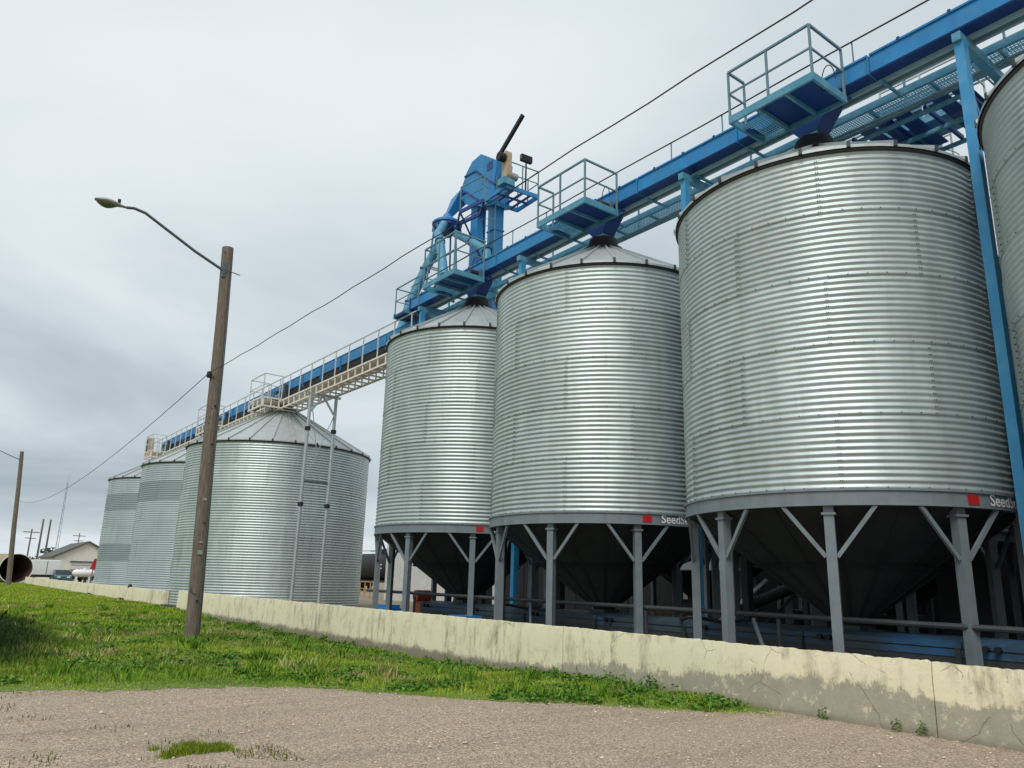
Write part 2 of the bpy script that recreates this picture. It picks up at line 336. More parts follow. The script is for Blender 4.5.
def one(name, mb, mats, label, cat, base=None, group=None, **k):
    """a thing that is a single mesh with its origin at its base"""
    base = Vector(base) if base is not None else Vector((0, 0, 0))
    me = mb.mesh(name, mats, k.get('smooth', False), base); o = link(name, me, None, base)
    if k.get('bevel'):
        b = o.modifiers.new('bevel', 'BEVEL'); b.width = k['bevel']; b.segments = 2
    return tag(o, label, cat, group, k.get('kind'))

# ------------------------------------------------------------------ ground
def sheet(name, pts, z, m):
    me = bpy.data.meshes.new(name); me.from_pydata([(x, y, z) for x, y in pts], [], [tuple(range(len(pts)))]); me.materials.append(MT[m])
    o = link(name, me); o['kind'] = 'structure'; return o
A = 1500
me = bpy.data.meshes.new('ground'); q = [(-A, -A), (A, -A), (A, A), (-A, A), (-30, -30), (9.14, -30), (9.14, 110), (-30, 110)]
me.from_pydata([(x, y, -.004) for x, y in q], [], [(0, 1, 5, 4), (1, 2, 6, 5), (2, 3, 7, 6), (3, 0, 4, 7)]); me.materials.append(MT['yard']); link('ground', me)['kind'] = 'structure'
def sst(v): v = np.clip(v, 0, 1); return v*v*(3-2*v)
def dip(x, y): return .20*sst((x-6.0)/2.6)*sst((y-9.0)/5.0)*sst((35.0-y)/8.0)
EDGE = [(-30, 23), (-12, 16.6), (-4, 13.6), (1.14, 11.91), (2.75, 11.34), (3.8, 11.15), (4.58, 10.79), (5.2, 9.9), (5.86, 8.93), (6.6, 8.15), (7.25, 7.6), (8.15, 6.5), (8.6, 6.3), (9.02, 6.2)]
EX = np.array([p[0] for p in EDGE]); EY = np.array([p[1] for p in EDGE])
def edge_y(x): return np.interp(x, EX, EY)
def wob(x, y, s=1.0, k=0):
    return (np.sin(x*1.7*s+y*.9*s+k)+np.sin(x*.6*s-y*2.1*s+1.3+k*2)+np.sin(x*3.1*s+y*2.6*s+.5+k*3)*.6+np.sin(x*5.3*s-y*4.1*s+2.2+k)*.35)/2.95
sheet('gravel_lot', [(-30, -30), (9.10, -30), (9.10, 7.0)]+[(x, y+.8) for x, y in EDGE[::-1][1:]], 0, 'gravel')
ex = np.linspace(-30, 9.02, 420); ey = edge_y(ex)+.16*wob(ex, ex*.3, 2.4, 1)+.10*wob(ex, ex, 9, 4)+.05*rng.standard_normal(420)
KY = 70; tt_ = np.linspace(0, 1, KY+1)**1.7; ex = ex*(9.10+30)/(9.02+30)+(-30)*(1-(9.10+30)/(9.02+30))
gy = ey[:, None]+(110-ey[:, None])*tt_[None, :]; gx = np.repeat(ex[:, None], KY+1, 1); gz = .004-dip(gx, gy)
me = bpy.data.meshes.new('grass_verge'); ne = len(ex); me.from_pydata(np.stack([gx, gy, gz], 2).reshape(-1, 3).tolist(), [], [(i*(KY+1)+j, (i+1)*(KY+1)+j, (i+1)*(KY+1)+j+1, i*(KY+1)+j+1) for i in range(ne-1) for j in range(KY)])
me.materials.append(MT['soil']); me.polygons.foreach_set('use_smooth', [True]*len(me.polygons)); link('grass_verge', me)['kind'] = 'structure'
sheet('grass_field', [(-160, 110), (9.1, 110), (9.1, 128), (-160, 128)], .004, 'soil')

sheet('bin_yard', [(9.24, -30), (24.6, -30), (24.6, 27), (9.24, 27)], 0, 'shaded_yard')  # dark sheet standing in for the shade beneath the bins

# ------------------------------------------------------------------ concrete wall
def wall(name, y0, y1, z0, z1, label, n):
    w = thing(name, (9.13, y0, 0), label, 'wall')
    ys = np.linspace(y0, y1, n+1)
    for i in range(n):
        a, b = ys[i]+(.006 if i else 0), ys[i+1]-(.006 if i < n-1 else 0)
        ny = max(6, int((b-a)/.05)); nz = 7
        mb = MB(); yy = np.linspace(a, b, ny+1); vs = []; fs = []
        zt = np.interp(yy, [y0, y1], [z0, z1])+.003*np.array([wob(y, 3, 1.2) for y in yy])+.004*rng.standard_normal(ny+1)
        zt = zt-np.where(rng.random(ny+1) < .05, rng.uniform(.006, .022, ny+1), 0)
        prof = [('f', k/nz) for k in range(nz+1)]
        for j, y in enumerate(yy):
            for _, k in prof:
                xx = 9.05+.02*k+.0015*wob(y, k*.8, 1.1)
                if k == 1: xx += .012
                vs.append((xx, y, -.3+(zt[j]+.3)*k if k < 1 else zt[j]))
            vs.append((9.225, y, zt[j]-.006*rng.random())); vs.append((9.23, y, -.3))
        m = nz+3
        for j in range(ny):
            for k in range(m-1): fs.append((j*m+k, j*m+k+1, (j+1)*m+k+1, (j+1)*m+k))
        fs += [tuple(range(m))[::-1], tuple(range(ny*m, ny*m+m))]
        mb.poly(vs, fs); mb.build('wall_section', 'wall', w, True)
    return w
wall('concrete_wall', -8, 34.9, .775, .755, 'long cream painted low concrete wall with flaking paint in front of the bins', 7)
wall('concrete_wall', 37.0, 91.0, .70, .66, 'far stretch of stained low concrete wall left of the wooden pole beyond the gap', 8)
for y, lab in ((44.5, 'small black cap on the far wall nearest the middle bin'), (58, 'small black cap on the far wall at the foot of the farthest bin'), (68.5, 'small black cap on the far wall left of the farthest bin')):
    one('rubber_plug', MB().lathe([(.0, .0), (.10, .0), (.11, .06), (.07, .16), (.0, .18)], 12, 9.14, y), 'black', lab, 'cap', (9.14, y, 0)).location = (9.14, y, .67)

# ------------------------------------------------------------------ bins
TIER, PITCHC = 1.118, 1.118/11
def sheet_mesh(name, Rr, tier, ncor, ang, m, steps=6, segs=16, amp=.0115, bolts=True):
    mb = MB(); nz = ncor*steps; lap = ang*.018; vs = []; fs = []
    for i in range(segs+1):
        th = -lap + (ang+lap)*i/segs
        for j in range(nz+1):
            z = tier*j/nz; r = Rr+amp*math.sin(2*math.pi*ncor*j/nz)+.005*i/segs+.004*(1-j/nz)
            vs.append((r*math.cos(th), r*math.sin(th), z))
    for i in range(segs):
        for j in range(nz): a = i*(nz+1)+j; fs.append((a, a+nz+1, a+nz+2, a+1))
    mb.poly(vs, fs)
    if bolts:
        mb.cur = 1
        def bolt(th, z, r, s=.010):
            c = Vector((r*math.cos(th), r*math.sin(th), z)); o = Vector((math.cos(th), math.sin(th), 0)); tt = Vector((-math.sin(th), math.cos(th), 0)); zz = Vector((0, 0, 1))
            q = [c+tt*s, c+zz*s, c-tt*s, c-zz*s]; tip = [p+o*.012 for p in q]
            mb.poly(q+tip, [(4, 5, 6, 7), (0, 1, 5, 4), (1, 2, 6, 5), (2, 3, 7, 6), (3, 0, 4, 7)])
        for k in range(ncor):
            z = tier*(k+.25)/ncor
            for d in (.018, .05): bolt(ang-d/Rr*1.0-.004, z, Rr+amp+.004)
        for k in range(1, 10): bolt(ang*k/10, tier*.25/ncor, Rr+amp+.006)
    return mb.mesh(name, [m, 'bolt'] if bolts else m, True)
def fix_flat(me):  # bolt facets flat
    for p in me.polygons:
        if p.material_index == 1: p.use_smooth = False
    return me
RB, WALLZ, RINGZ = 2.75, 2.96, 2.72
me_sheet = fix_flat(sheet_mesh('wall_sheet', RB, TIER, 11, R(60), 'galv'))
def roof_mesh(name, R0, z0, R1, z1, ang, m, rib=.045):
    mb = MB(); n = 3; vs = []; fs = []
    for i in range(n+1):
        th = ang*i/n
        for r, z in ((R0, z0), (R1, z1)): vs.append((r*math.cos(th), r*math.sin(th), z))
    for i in range(n): fs.append((2*i, 2*i+1, 2*i+3, 2*i+2)[::-1])
    # down-turned drip edge
    b = len(vs)
    for i in range(n+1):
        th = ang*i/n; vs.append((R0*math.cos(th), R0*math.sin(th), z0-.05))
    for i in range(n): fs.append((2*i, 2*i+2, b+i+1, b+i)[::-1])
    mb.poly(vs, fs)
    p = Vector((R0+.015, 0, z0+.02)); q = Vector((R1, 0, z1+.02)); mb.bar(p, q, rib, rib*1.3)
    mb.cur = 1; mb.box(R0+.012, R0+.03, -rib*.62, rib*.62, z0-.055, z0+.055)
    return mb.mesh(name, [m, 'trim'])
EAVEB = WALLZ+5*TIER
me_roof = roof_mesh('roof_panel', RB+.07, EAVEB+.03, .46, 10.0, R(15), 'roof')
me_eave = MB().lathe([(RB+.005, EAVEB-.07), (RB+.035, EAVEB-.07), (RB+.05, EAVEB+.01), (RB-.02, EAVEB+.02)], 72).mesh('eave_ring', 'trim', True)
me_ring = MB().lathe([(RB-.06, RINGZ), (RB+.045, RINGZ), (RB+.045, RINGZ+.02), (RB+.025, RINGZ+.025), (RB+.025, WALLZ-.03), (RB+.05, WALLZ-.025), (RB+.05, WALLZ), (RB-.06, WALLZ)], 72).mesh('ring_beam', 'grey')
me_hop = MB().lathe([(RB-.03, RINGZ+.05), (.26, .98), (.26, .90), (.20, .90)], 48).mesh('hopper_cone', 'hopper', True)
mb = MB()
for k in range(18):
    t_ = R(20*k+7); c_, s_ = math.cos(t_), math.sin(t_); mb.bar(((RB-.05)*c_, (RB-.05)*s_, RINGZ+.03), (.30*c_, .30*s_, 1.0), .05, .016)
mb.lathe([(1.60, 1.905), (1.63, 1.90), (1.60, 1.88), (1.57, 1.86)], 48)
me_seam = mb.mesh('weld_seams', 'hopper')
me_gate = MB().box(-.26, .26, -.26, .26, .80, .93).box(-.02, .02, -.55, -.26, .84, .88).mesh('slide_gate', 'lowgrey')
me_collar = MB().lathe([(.44, 9.95), (.56, 9.96), (.56, 10.04), (.42, 10.09), (.36, 10.36), (.0, 10.37)], 24).mesh('roof_collar', 'black', True)
mb = MB()
mb.box(-.075, .075, -.072, .072, 0, RINGZ-.13).box(-.10, .10, -.10, .10, RINGZ-.13, RINGZ-.095).box(-.075, .075, -.072, .072, RINGZ-.095, RINGZ).box(-.17, .17, -.17, .17, 0, .025)
me_leg = mb.mesh('leg', 'grey')
def brace_mesh(sgn):
    # leg frame: x is outward, y is round the ring
    th = R(13.6)*sgn; q = Vector((RB*math.cos(th)-2.63, RB*math.sin(th), RINGZ)); p = Vector((0.03, .08*sgn, RINGZ-.74))
    mb = MB().bar(p, q, .06, .05, up=(1, 0, 0)); return mb.mesh('brace', 'grey')
me_br = [brace_mesh(-1), brace_mesh(1)]
mb = MB(); n = 4; a0, a1 = R(-2.1), R(2.1); rr = RB+.034
mb.poly([(rr*math.cos(a0+(a1-a0)*i/n), rr*math.sin(a0+(a1-a0)*i/n), z) for i in range(n+1) for z in (RINGZ+.045, RINGZ+.195)], [(2*i, 2*i+2, 2*i+3, 2*i+1) for i in range(n)])
me_red = mb.mesh('red_tag', 'red')
# lettering bent round the ring
fc = bpy.data.curves.new('letters', 'FONT'); fc.body = 'SeedStor'; fc.size = .25; fc.offset = .004; fc.resolution_u = 3
fo_ = bpy.data.objects.new('letters', fc); COL.objects.link(fo_)
dg = bpy.context.evaluated_depsgraph_get(); me_txt = bpy.data.meshes.new_from_object(fo_.evaluated_get(dg)); me_txt.name = 'lettering'
bpy.data.objects.remove(fo_)
for v in me_txt.vertices:
    th = v.co.x/rr; z = v.co.y; v.co = (rr*math.cos(th), rr*math.sin(th), RINGZ+.05+z)
me_txt.materials.clear(); me_txt.materials.append(MT['lettering'])

def hopper_bin(y, x, phase, label, tags=True, full=True, group='hopper bins'):
    b = thing('hopper_bin', (x, y, 0), label, 'grain bin', group)
    for j in range(5):
        for k in range(6):
            link('wall_sheet', me_sheet, b, (0, 0, WALLZ+j*TIER), R(60*k+(30 if j % 2 else 0)+17+phase*.3))
    for k in range(24): link('roof_panel', me_roof, b, rz=R(15*k+phase))
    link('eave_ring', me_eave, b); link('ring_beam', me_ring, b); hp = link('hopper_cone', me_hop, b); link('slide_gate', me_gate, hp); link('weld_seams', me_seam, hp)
    link('roof_collar', me_collar, b)
    for k in range(9):
        th = R(phase+40*k); l = link('leg', me_leg, b, (2.63*math.cos(th), 2.63*math.sin(th), 0), th)
        for m in me_br: link('brace', m, l)
    if tags:
        link('red_tag', me_red, b, rz=R(phase+40+3.6))
        link('lettering', me_txt, b, rz=R(phase+40+10.2))
    return b
BX = 13.15
hopper_bin(7.43, BX, -155, 'largest looking galvanised hopper bin on grey legs, right of centre beside the blue post')
hopper_bin(13.59, BX, -159, 'galvanised hopper bin on grey legs in the middle of the three whole ones')
hopper_bin(19.47, BX, -161, 'galvanised hopper bin below the blue elevator head, smallest looking on legs')
hopper_bin(1.50, BX, -155, 'galvanised hopper bin cut off by the right edge of the picture')
for y, ph, lab in ((4.2, -150, 'added back row hopper bin hidden behind the largest bin, only its dark legs showing'),
                   (10.3, -152, 'added back row hopper bin glimpsed between the legs of the middle bins'),
                   (16.4, -158, 'added back row hopper bin farthest from the road behind the middle bin'),
                   (-1.9, -150, 'added back row hopper bin in the dark at the right edge')):
    hopper_bin(y, 20.4, ph, lab, tags=False, group='added back row hopper bins')  # guessed second row, added to make the space under the bins dark

# flat-bottomed bins on the left
RL, EAVEL, NT = 4.3, 7.24, 7
TL = EAVEL/NT
me_ls = {m: sheet_mesh('wall_sheet', RL, TL, 9, R(36), m, steps=5, segs=10, amp=.012, bolts=False) for m in ('galv', 'galv_old', 'galv_dull')}
me_lroof = roof_mesh('roof_panel', RL+.08, EAVEL+.03, .55, 9.46, R(360/28), 'roof', .05)
me_leave = MB().lathe([(RL+.005, EAVEL-.08), (RL+.05, EAVEL-.08), (RL+.065, EAVEL+.01), (RL-.02, EAVEL+.02)], 96).mesh('eave_ring', 'trim', True)
me_lcol = MB().lathe([(.55, 9.40), (.68, 9.40), (.66, 9.52), (.48, 9.58), (0, 9.60)], 28).mesh('roof_collar', 'black', True)
me_lbase = MB().lathe([(RL+.25, 0), (RL+.25, .12), (RL-.1, .13)], 64).mesh('footing', 'lowgrey')
def flat_bin(y, label, cls):
    b = thing('storage_bin', (13.55, y, 0), label, 'grain bin', 'flat bottomed bins')
    for j in range(NT):
        for k in range(10):
            o = link('wall_sheet', me_ls[cls(j)], b, (0, 0, j*TL+.0), R(36*k+18*(j % 2)+9))
    for k in range(28): link('roof_panel', me_lroof, b, rz=R(360/28*k))
    link('eave_ring', me_leave, b); link('roof_collar', me_lcol, b); link('footing', me_lbase, b)
flat_bin(36.83, 'wide galvanised bin with a steep cone roof right behind the wooden pole', lambda j: 'galv')
flat_bin(45.87, 'galvanised storage bin with one dark band, between the two other flat ones', lambda j: 'galv_dull' if j == 5 else 'galv_old')
flat_bin(55.24, 'farthest flat bottomed bin, at the left with two dull bands', lambda j: 'galv_dull' if j in (5, 2) else 'galv_old')

# ------------------------------------------------------------------ overhead conveyor over the hopper bins
def railing(par, pts, zb, h=1.05, posts=None, mat_='rail', w=.04, mid=True):
    """posts and rails along a polyline"""
    for p in (posts or pts): MB().bar((p[0], p[1], zb), (p[0], p[1], zb+h), w).build('rail_post', mat_, par)
    for a, b in zip(pts[:-1], pts[1:]):
        MB().bar((a[0], a[1], zb+h), (b[0], b[1], zb+h), w*1.1).build('handrail', mat_, par)
        if mid: MB().bar((a[0], a[1], zb+h*.52), (b[0], b[1], zb+h*.52), w*.8).build('mid_rail', mat_, par)
cv = thing('overhead_conveyor', (13.1, 10, 10.9), 'long bright blue enclosed conveyor running above the hopper bins', 'conveyor')
ys = [-6, -3, 0, 3, 6, 9, 12, 15, 18, 21, 23.3]
for a, b in zip(ys[:-1], ys[1:]):
    mb = MB().box(12.82, 13.38, a+.003, b-.003, 11.03, 11.38).box(12.79, 13.41, a+.02, b-.02, 11.38, 11.42)
    s = mb.build('trough_section', 'blue', cv)
    MB().box(12.83, 13.37, a+.006, b-.006, 11.008, 11.028).build('floor_plate', 'navy', s)  # trough underside, its shade painted in as navy
    MB().box(12.785, 13.415, a+.004, a+.028, 10.99, 11.375).build('flange', 'blue', s)
    for k in range(3):
        yb = a+.6+.9*k
        if yb < b-.1: MB().box(12.78, 12.84, yb, yb+.05, 11.40, 11.45).build('cover_clip', 'navy', s)
for x in (13.13, 13.315):
    MB().box(x, x+.06, -6, 23.1, 10.915, 11.006).build('support_rail', 'railteal', cv)
for y in np.arange(-4.6, 23, 1.5):
    MB().bar((13.0, y, 10.885), (13.82, y, 10.905), .05, .05).build('cross_bar', 'teal', cv)
for y in (1.5, 7.43, 13.59, 19.47):
    t0, t1, h = .27, .2, .62
    vs = [(13.1-t0, y-h, 11.005), (13.1+t0, y-h, 11.005), (13.1+t0, y+h, 11.005), (13.1-t0, y+h, 11.005), (13.15-t1, y-t1, 10.48), (13.15+t1, y-t1, 10.48), (13.15+t1, y+t1, 10.48), (13.15-t1, y+t1, 10.48)]
    o = MB().poly(vs, [(0, 1, 5, 4), (1, 2, 6, 5), (2, 3, 7, 6), (3, 0, 4, 7), (4, 5, 6, 7)]).build('discharge_hopper', 'navy', cv)
    MB().box(13.15-.19, 13.15+.19, y-.19, y+.19, 10.38, 10.482).build('spout', 'teal', o)
# end plate and drive at the tail
MB().box(12.79, 13.41, 23.3, 23.36, 10.98, 11.45).build('end_plate', 'navy', cv)
hr = thing('cable_rail', (12.8, 10, 11.4), 'thin dark handrail cable strung above the blue conveyor', 'handrail')
MB().tube([(12.8, y, 11.87+.012*math.sin(y*1.1)) for y in np.linspace(-6, 23.3, 40)], .017, 6).build('cable', 'cable', hr)
for y in (0, 3.2, 6.3, 9.4, 10.9, 15.6, 17.2, 21.5): MB().bar((12.83, y, 11.42), (12.83, y, 11.9), .022).build('rail_post', 'rail', hr)

# walkway on the far side
wk = thing('catwalk', (14.1, 10, 10.95), 'blue mesh floored catwalk running behind the blue conveyor', 'catwalk')
for x in (13.82, 14.42): MB().box(x-.03, x+.03, -6, 22.8, 10.93, 11.07).build('side_beam', 'teal', wk)
for y in np.arange(-5.4, 22.8, 1.2): MB().box(13.85, 14.39, y-.025, y+.025, 10.95, 11.0).build('joist', 'teal', wk)
mb = MB()
for y in np.arange(-5.95, 22.7, .055): mb.box(13.85, 14.39, y, y+.008, 11.03, 11.05)
for x in np.arange(13.88, 14.38, .06): mb.box(x, x+.008, -6, 22.8, 11.02, 11.045)
mb.build('grating', 'teal', wk, kind='stuff')
for y in np.arange(-5, 22.5, 1.85): MB().bar((14.44, y, 11.0), (14.44, y, 12.05), .04).build('rail_post', 'rail', wk)
for z in (11.5, 12.05): MB().bar((14.44, -6, z), (14.44, 22.8, z), .04).build('handrail', 'rail', wk)
mb = MB()  # wire mesh side panel seen at the right
for y in np.arange(-5, 6.2, .07): mb.box(14.455, 14.461, y, y+.007, 11.08, 11.45)
for z in np.arange(11.1, 11.46, .07): mb.box(14.462, 14.468, -5, 6.2, z, z+.007)
mb.build('wire_mesh', 'rail', wk, kind='stuff')
mb = MB()
for i in range(2): mb.tube([(14.26-.1*i, y, 10.88+.02*math.sin(y*1.7+i)) for y in np.linspace(-4, 17.5, 44)], .028, 7)
mb.build('conduit', 'rail', wk)

# posts under the conveyor, one frame in each gap between bins
for y, lab in ((4.43, 'tall blue steel support frame between the largest bin and the right edge bin'), (10.52, 'blue steel support frame between the largest and the middle hopper bin'),
               (16.70, 'blue steel support frame between the middle and the smallest hopper bin'), (22.45, 'blue steel support frame at the left end of the blue conveyor')):
    f = thing('conveyor_trestle', (13.1, y, 0), lab, 'trestle', 'conveyor support frames')
    for x in (12.84, 14.47):
        w = .095 if y < 8 else .085
        lo = 0 if x < 13 else 3.4
        MB().box(x-w, x+w, y-w*.8, y+w*.8, lo, 10.70).build('post', 'skyblue', f)
        if lo: MB().box(x-w-.01, x+w+.01, y-w*.8-.01, y+w*.8+.01, 0, lo-.002).build('shaded_post_foot', 'lowgrey', f)  # lower back post painted dark grey to stand in for shade
        MB().box(x-.16, x+.16, y-.16, y+.16, 0, .03).build('base_plate', 'blue', f)
    MB().box(12.68, 14.66, y-.07, y+.07, 10.702, 10.86).build('cross_beam', 'teal', f)
    MB().bar((12.95, y+.02, 6.0), (14.36, y+.02, 9.2), .06).build('diagonal', 'blue', f)
    MB().bar((12.95, y-.04, 9.6), (14.36, y-.04, 6.2), .06).build('diagonal', 'blue', f)

# service platforms
def platform(yc, label, zd=10.70, x0=11.58, x1=12.74, y0=None, y1=None, rail=1.05):
    y0 = yc-.98 if y0 is None else y0; y1 = yc+.90 if y1 is None else y1
    p = thing('service_platform', (x0, y0, zd), label, 'platform', 'service platforms')
    MB().box(x0, x0+.05, y0, y1, zd-.12, zd+.04).build('edge_beam', 'teal', p); MB().box(x1-.05, x1, y0+.051, y1-.051, zd-.12, zd).build('edge_beam', 'teal', p)
    MB().box(x0+.051, x1, y0, y0+.05, zd-.12, zd+.04).build('edge_beam', 'teal', p); MB().box(x0+.051, x1, y1-.05, y1, zd-.12, zd+.04).build('edge_beam', 'teal', p)
    MB().box(x0+.052, x1-.052, y0+.052, y1-.62, zd-.03, zd-.018).build('deck_plate', 'navy', p)
    mb = MB()
    for y in np.arange(y1-.60, y1-.06, .05): mb.box(x0+.4, x1-.052, y, y+.01, zd-.03, zd-.01)
    for x in np.arange(x0+.4, x1-.06, .08): mb.box(x, x+.01, y1-.61, y1-.052, zd-.028, zd-.012)
    mb.build('grating', 'teal', p, kind='stuff')
    for k in (.33, .66):
        y = y0+(y1-y0)*k; MB().box(x0+.052, x1-.052, y-.025, y+.025, zd-.11, zd-.031).build('joist', 'teal', p)
    MB().bar((x0+.06, y1-.6, zd-.06), (x1, y1-.6, zd-.06), .05).build('joist', 'teal', p)
    for y in (y0+.1, y1-.1): MB().bar((x0+.5, y, zd-.1), (13.05, y, 10.86), .06).build('bracket', 'navy', p)
    railing(p, [(x1-.03, y0+.025), (x0+.025, y0+.025), (x0+.025, y1-.025), (x0+.55, y1-.025)], zd+.02, rail, [(x1-.03, y0+.025), (x0+.025, y0+.025), (x0+.025, (y0+y1)/2+.02), (x0+.025, y1-.025), (x0+.55, y1-.025)])
    g = thing('gate_motor', (12.62, y0+.35, 10.95), 'small gear motor at the conveyor on the platform '+label.split(' conveyor ')[1], 'motor', 'gate motors')
    MB().tube([(12.42, y0+.35, 10.98), (12.72, y0+.35, 10.98)], .085, 12).build('housing', 'lowgrey', g, True)
    MB().box(12.70, 12.81, y0+.24, y0+.46, 10.86, 11.10).build('gearbox', 'rail', g)
    MB().tube([(12.5, y0+.35+.14*math.cos(t)-.14, 11.06+.36*math.sin(t)) for t in np.linspace(0, math.pi, 14)], .011, 5).build('cable_loop', 'cable', g)
    return p
platform(7.43, 'blue railed platform on the conveyor above the largest bin')
platform(13.59, 'blue railed platform on the conveyor above the middle bin')
platform(19.47, 'blue railed platform on the conveyor below the pipe distributor', y0=18.5, y1=20.35, rail=1.25)
ap = thing('access_platform', (13.7, 23.5, 11.0), 'narrow blue landing with thin rails beside the sloping pipe', 'platform')
MB().box(12.7, 14.3, 23.4, 24.3, 10.93, 11.02).build('deck_plate', 'navy', ap)
for y in (23.38, 24.3): MB().box(12.68, 14.32, y-.03, y+.03, 10.88, 11.06).build('edge_beam', 'teal', ap)
railing(ap, [(12.72, 22.6), (12.72, 24.28), (14.2, 24.28)], 11.02, 1.05, w=.035)
ua = thing('access_platform', (13.9, 21.3, 11.9), 'upper blue landing with rails behind the pipe distributor platform', 'platform')
for k in range(6): MB().box(13.55+.2*k, 13.68+.2*k, 20.6, 23.4, 11.86, 11.90).build('slat', 'teal', ua)
for y in (20.58, 22.0, 23.4): MB().box(13.5, 14.75, y-.03, y+.03, 11.78, 11.858).build('joist', 'teal', ua)
railing(ua, [(13.52, 20.6), (13.52, 23.42), (14.7, 23.42)], 11.9, 1.05, w=.035)

# ------------------------------------------------------------------ bucket elevator
EXX = 15.5
ev = thing('bucket_elevator', (EXX, 22.5, 0), 'tall blue bucket elevator rising behind the smallest hopper bin', 'elevator')
for px_, lab in ((477.5, 0), (495, 1)):
    c = px(px_, 240, 0, EXX); y = c.y
    tr = MB().box(EXX-.2, EXX+.2, y-.24, y+.24, 3.2, 16.6).build('trunk', 'blue', ev)
    MB().box(EXX-.22, EXX+.22, y-.26, y+.26, 0, 3.198).build('shaded_trunk_foot', 'lowgrey', ev)  # lower trunk coloured dark for the shade under the bins
    for z in (6, 9, 12, 14.4): MB().box(EXX-.235, EXX+.235, y-.275, y+.275, z, z+.05).build('flange', 'blue', tr)
def prof(pts, X): return [(px(a, b, 0, X).y, px(a, b, 0, X).z) for a, b in pts]
X0 = EXX-.38
hd = MB().extrude(prof([(481, 154), (472, 162), (465, 176), (476, 170), (494, 183), (497, 160)], X0), 0, X0, EXX+.38).build('head_hood', 'blue', ev)
MB().extrude(prof([(465, 176.5), (458.5, 196), (465, 204), (480, 206), (494, 204), (494, 183.5), (476, 170.5)], X0), 0, X0+.02, EXX+.36).build('head_housing', 'blue', ev)
for a, b in (((464.5, 177), (475.5, 171)), ((475.5, 171), (494.5, 184)), ((458.3, 196.5), (466, 192)), ((466, 192), (478, 200))):
    p, q = px(*a, 0, X0), px(*b, 0, X0); MB().bar(p+Vector((.38, 0, 0)), q+Vector((.38, 0, 0)), .80, .05, up=(0, 0, 1)).build('seam_band', 'navy', hd)
pA, pB = px(463.5, 197, 0, EXX-.1), px(448.5, 217, 0, EXX-.7)
d = (pB-pA)
vs = []
for c, w in ((pA, .40), (pB, .15)):
    for i, j in ((-1, -1), (1, -1), (1, 1), (-1, 1)): vs.append(c+Vector((.9*w*i, .9*w*j, -.22*w*j)))
MB().poly(vs, [(3, 2, 1, 0), (4, 5, 6, 7), (0, 1, 5, 4), (1, 2, 6, 5), (2, 3, 7, 6), (3, 0, 4, 7)]).build('discharge_spout', 'blue', ev)
q = px(490, 165, 0, X0); MB().box(X0-.012, X0-.002, q.y-.18, q.y+.18, q.z-.22, q.z+.14).build('inspection_hatch', 'navy', hd)
for z in np.arange(9.5, 16.2, .33).tolist(): MB().bar((EXX-.30, ev.location.y-.62, z), (EXX-.30, ev.location.y-.98, z), .022).build('rung', 'rail', ev)
for s_ in (-.62, -.98): MB().bar((EXX-.30, ev.location.y+s_, 9.2), (EXX-.30, ev.location.y+s_, 16.6), .03).build('ladder_rail', 'rail', ev)
for z in np.arange(12.2, 16.4, .8).tolist(): MB().tube([(EXX-.30-.5*math.sin(t), ev.location.y-.80-.30*math.cos(t), z) for t in np.linspace(0, math.pi, 9).tolist()], .012, 5).build('cage_hoop', 'rail', ev)
# head platform to the right
a, b = px(484, 198, 0, 15.0), px(514, 187, 0, 15.0)
zp = 15.55
e0, e1, e2 = px(486, 200, 2, zp), px(506, 186, 2, zp), px(538, 197, 2, zp); e3 = e0+(e2-e1)
hp = thing('head_platform', e0, 'blue open floored platform with rails beside the elevator head', 'platform')
for a, b in ((e0, e1), (e1, e2), (e2, e3), (e3, e0)): MB().bar(a, b, .07, .16).build('edge_beam', 'blue', hp)
for k in (.28, .55, .8): MB().bar(e0.lerp(e3, k), e1.lerp(e2, k), .05, .08).build('joist', 'navy', hp)
MB().bar(e0.lerp(e1, .5), e3.lerp(e2, .5), .05, .08).build('joist', 'navy', hp)
V1 = Vector((0, 0, 1.05))
for c in (e1, e1.lerp(e2, .5), e2, e2.lerp(e3, .5), e3): MB().bar(c, c+V1, .035).build('rail_post', 'rail', hp)
for a, b in ((e1, e2), (e2, e3)):
    MB().bar(a+V1, b+V1, .035).build('handrail', 'rail', hp); MB().bar(a+V1*.52, b+V1*.52, .03).build('mid_rail', 'rail', hp)
mo = e0.lerp(e1, .86)+Vector((0, 0, 0))
mo = px(506.5, 174, 2, zp+.55)
em = thing('drive_motor', mo, 'beige rust stained drive motor guard standing beside the elevator head', 'motor')
dirv = (e2-e1).normalized(); dv = (e1-e0).normalized()
def slab(c, w, th, h, zz):  # rounded upright guard
    pts = []
    for k in range(20):
        t = 2*math.pi*k/20; u = math.cos(t)*w; v = math.sin(t)*w+(h/2-w)*(1 if math.sin(t) >= 0 else -1); pts.append((u, v))
    vs = [c+dv*u+Vector((0, 0, v+zz))+dirv*s for s in (-th, th) for u, v in pts]; n = 20
    return MB().poly(vs, [tuple(range(n))[::-1], tuple(range(n, 2*n))]+[(i, (i+1) % n, (i+1) % n+n, i+n) for i in range(n)])
slab(mo, .20, .09, 1.15, .35).build('belt_guard', 'motor', em)
MB().tube([mo+dirv*.05+Vector((0, 0, -.02)), mo+dirv*.45+Vector((0, 0, -.02))], .14, 12).build('motor_body', 'lampgrey', em, True)
MB().tube([mo-dirv*.12+Vector((0, 0, .62)), mo-dirv*.38+Vector((0, 0, .62))], .17, 12).build('pulley_hub', 'black', em, True)
MB().box(mo.x-.25, mo.x+.25, mo.y-.2, mo.y+.2, mo.z-.5, mo.z-.25).build('motor_bracket', 'teal', em)
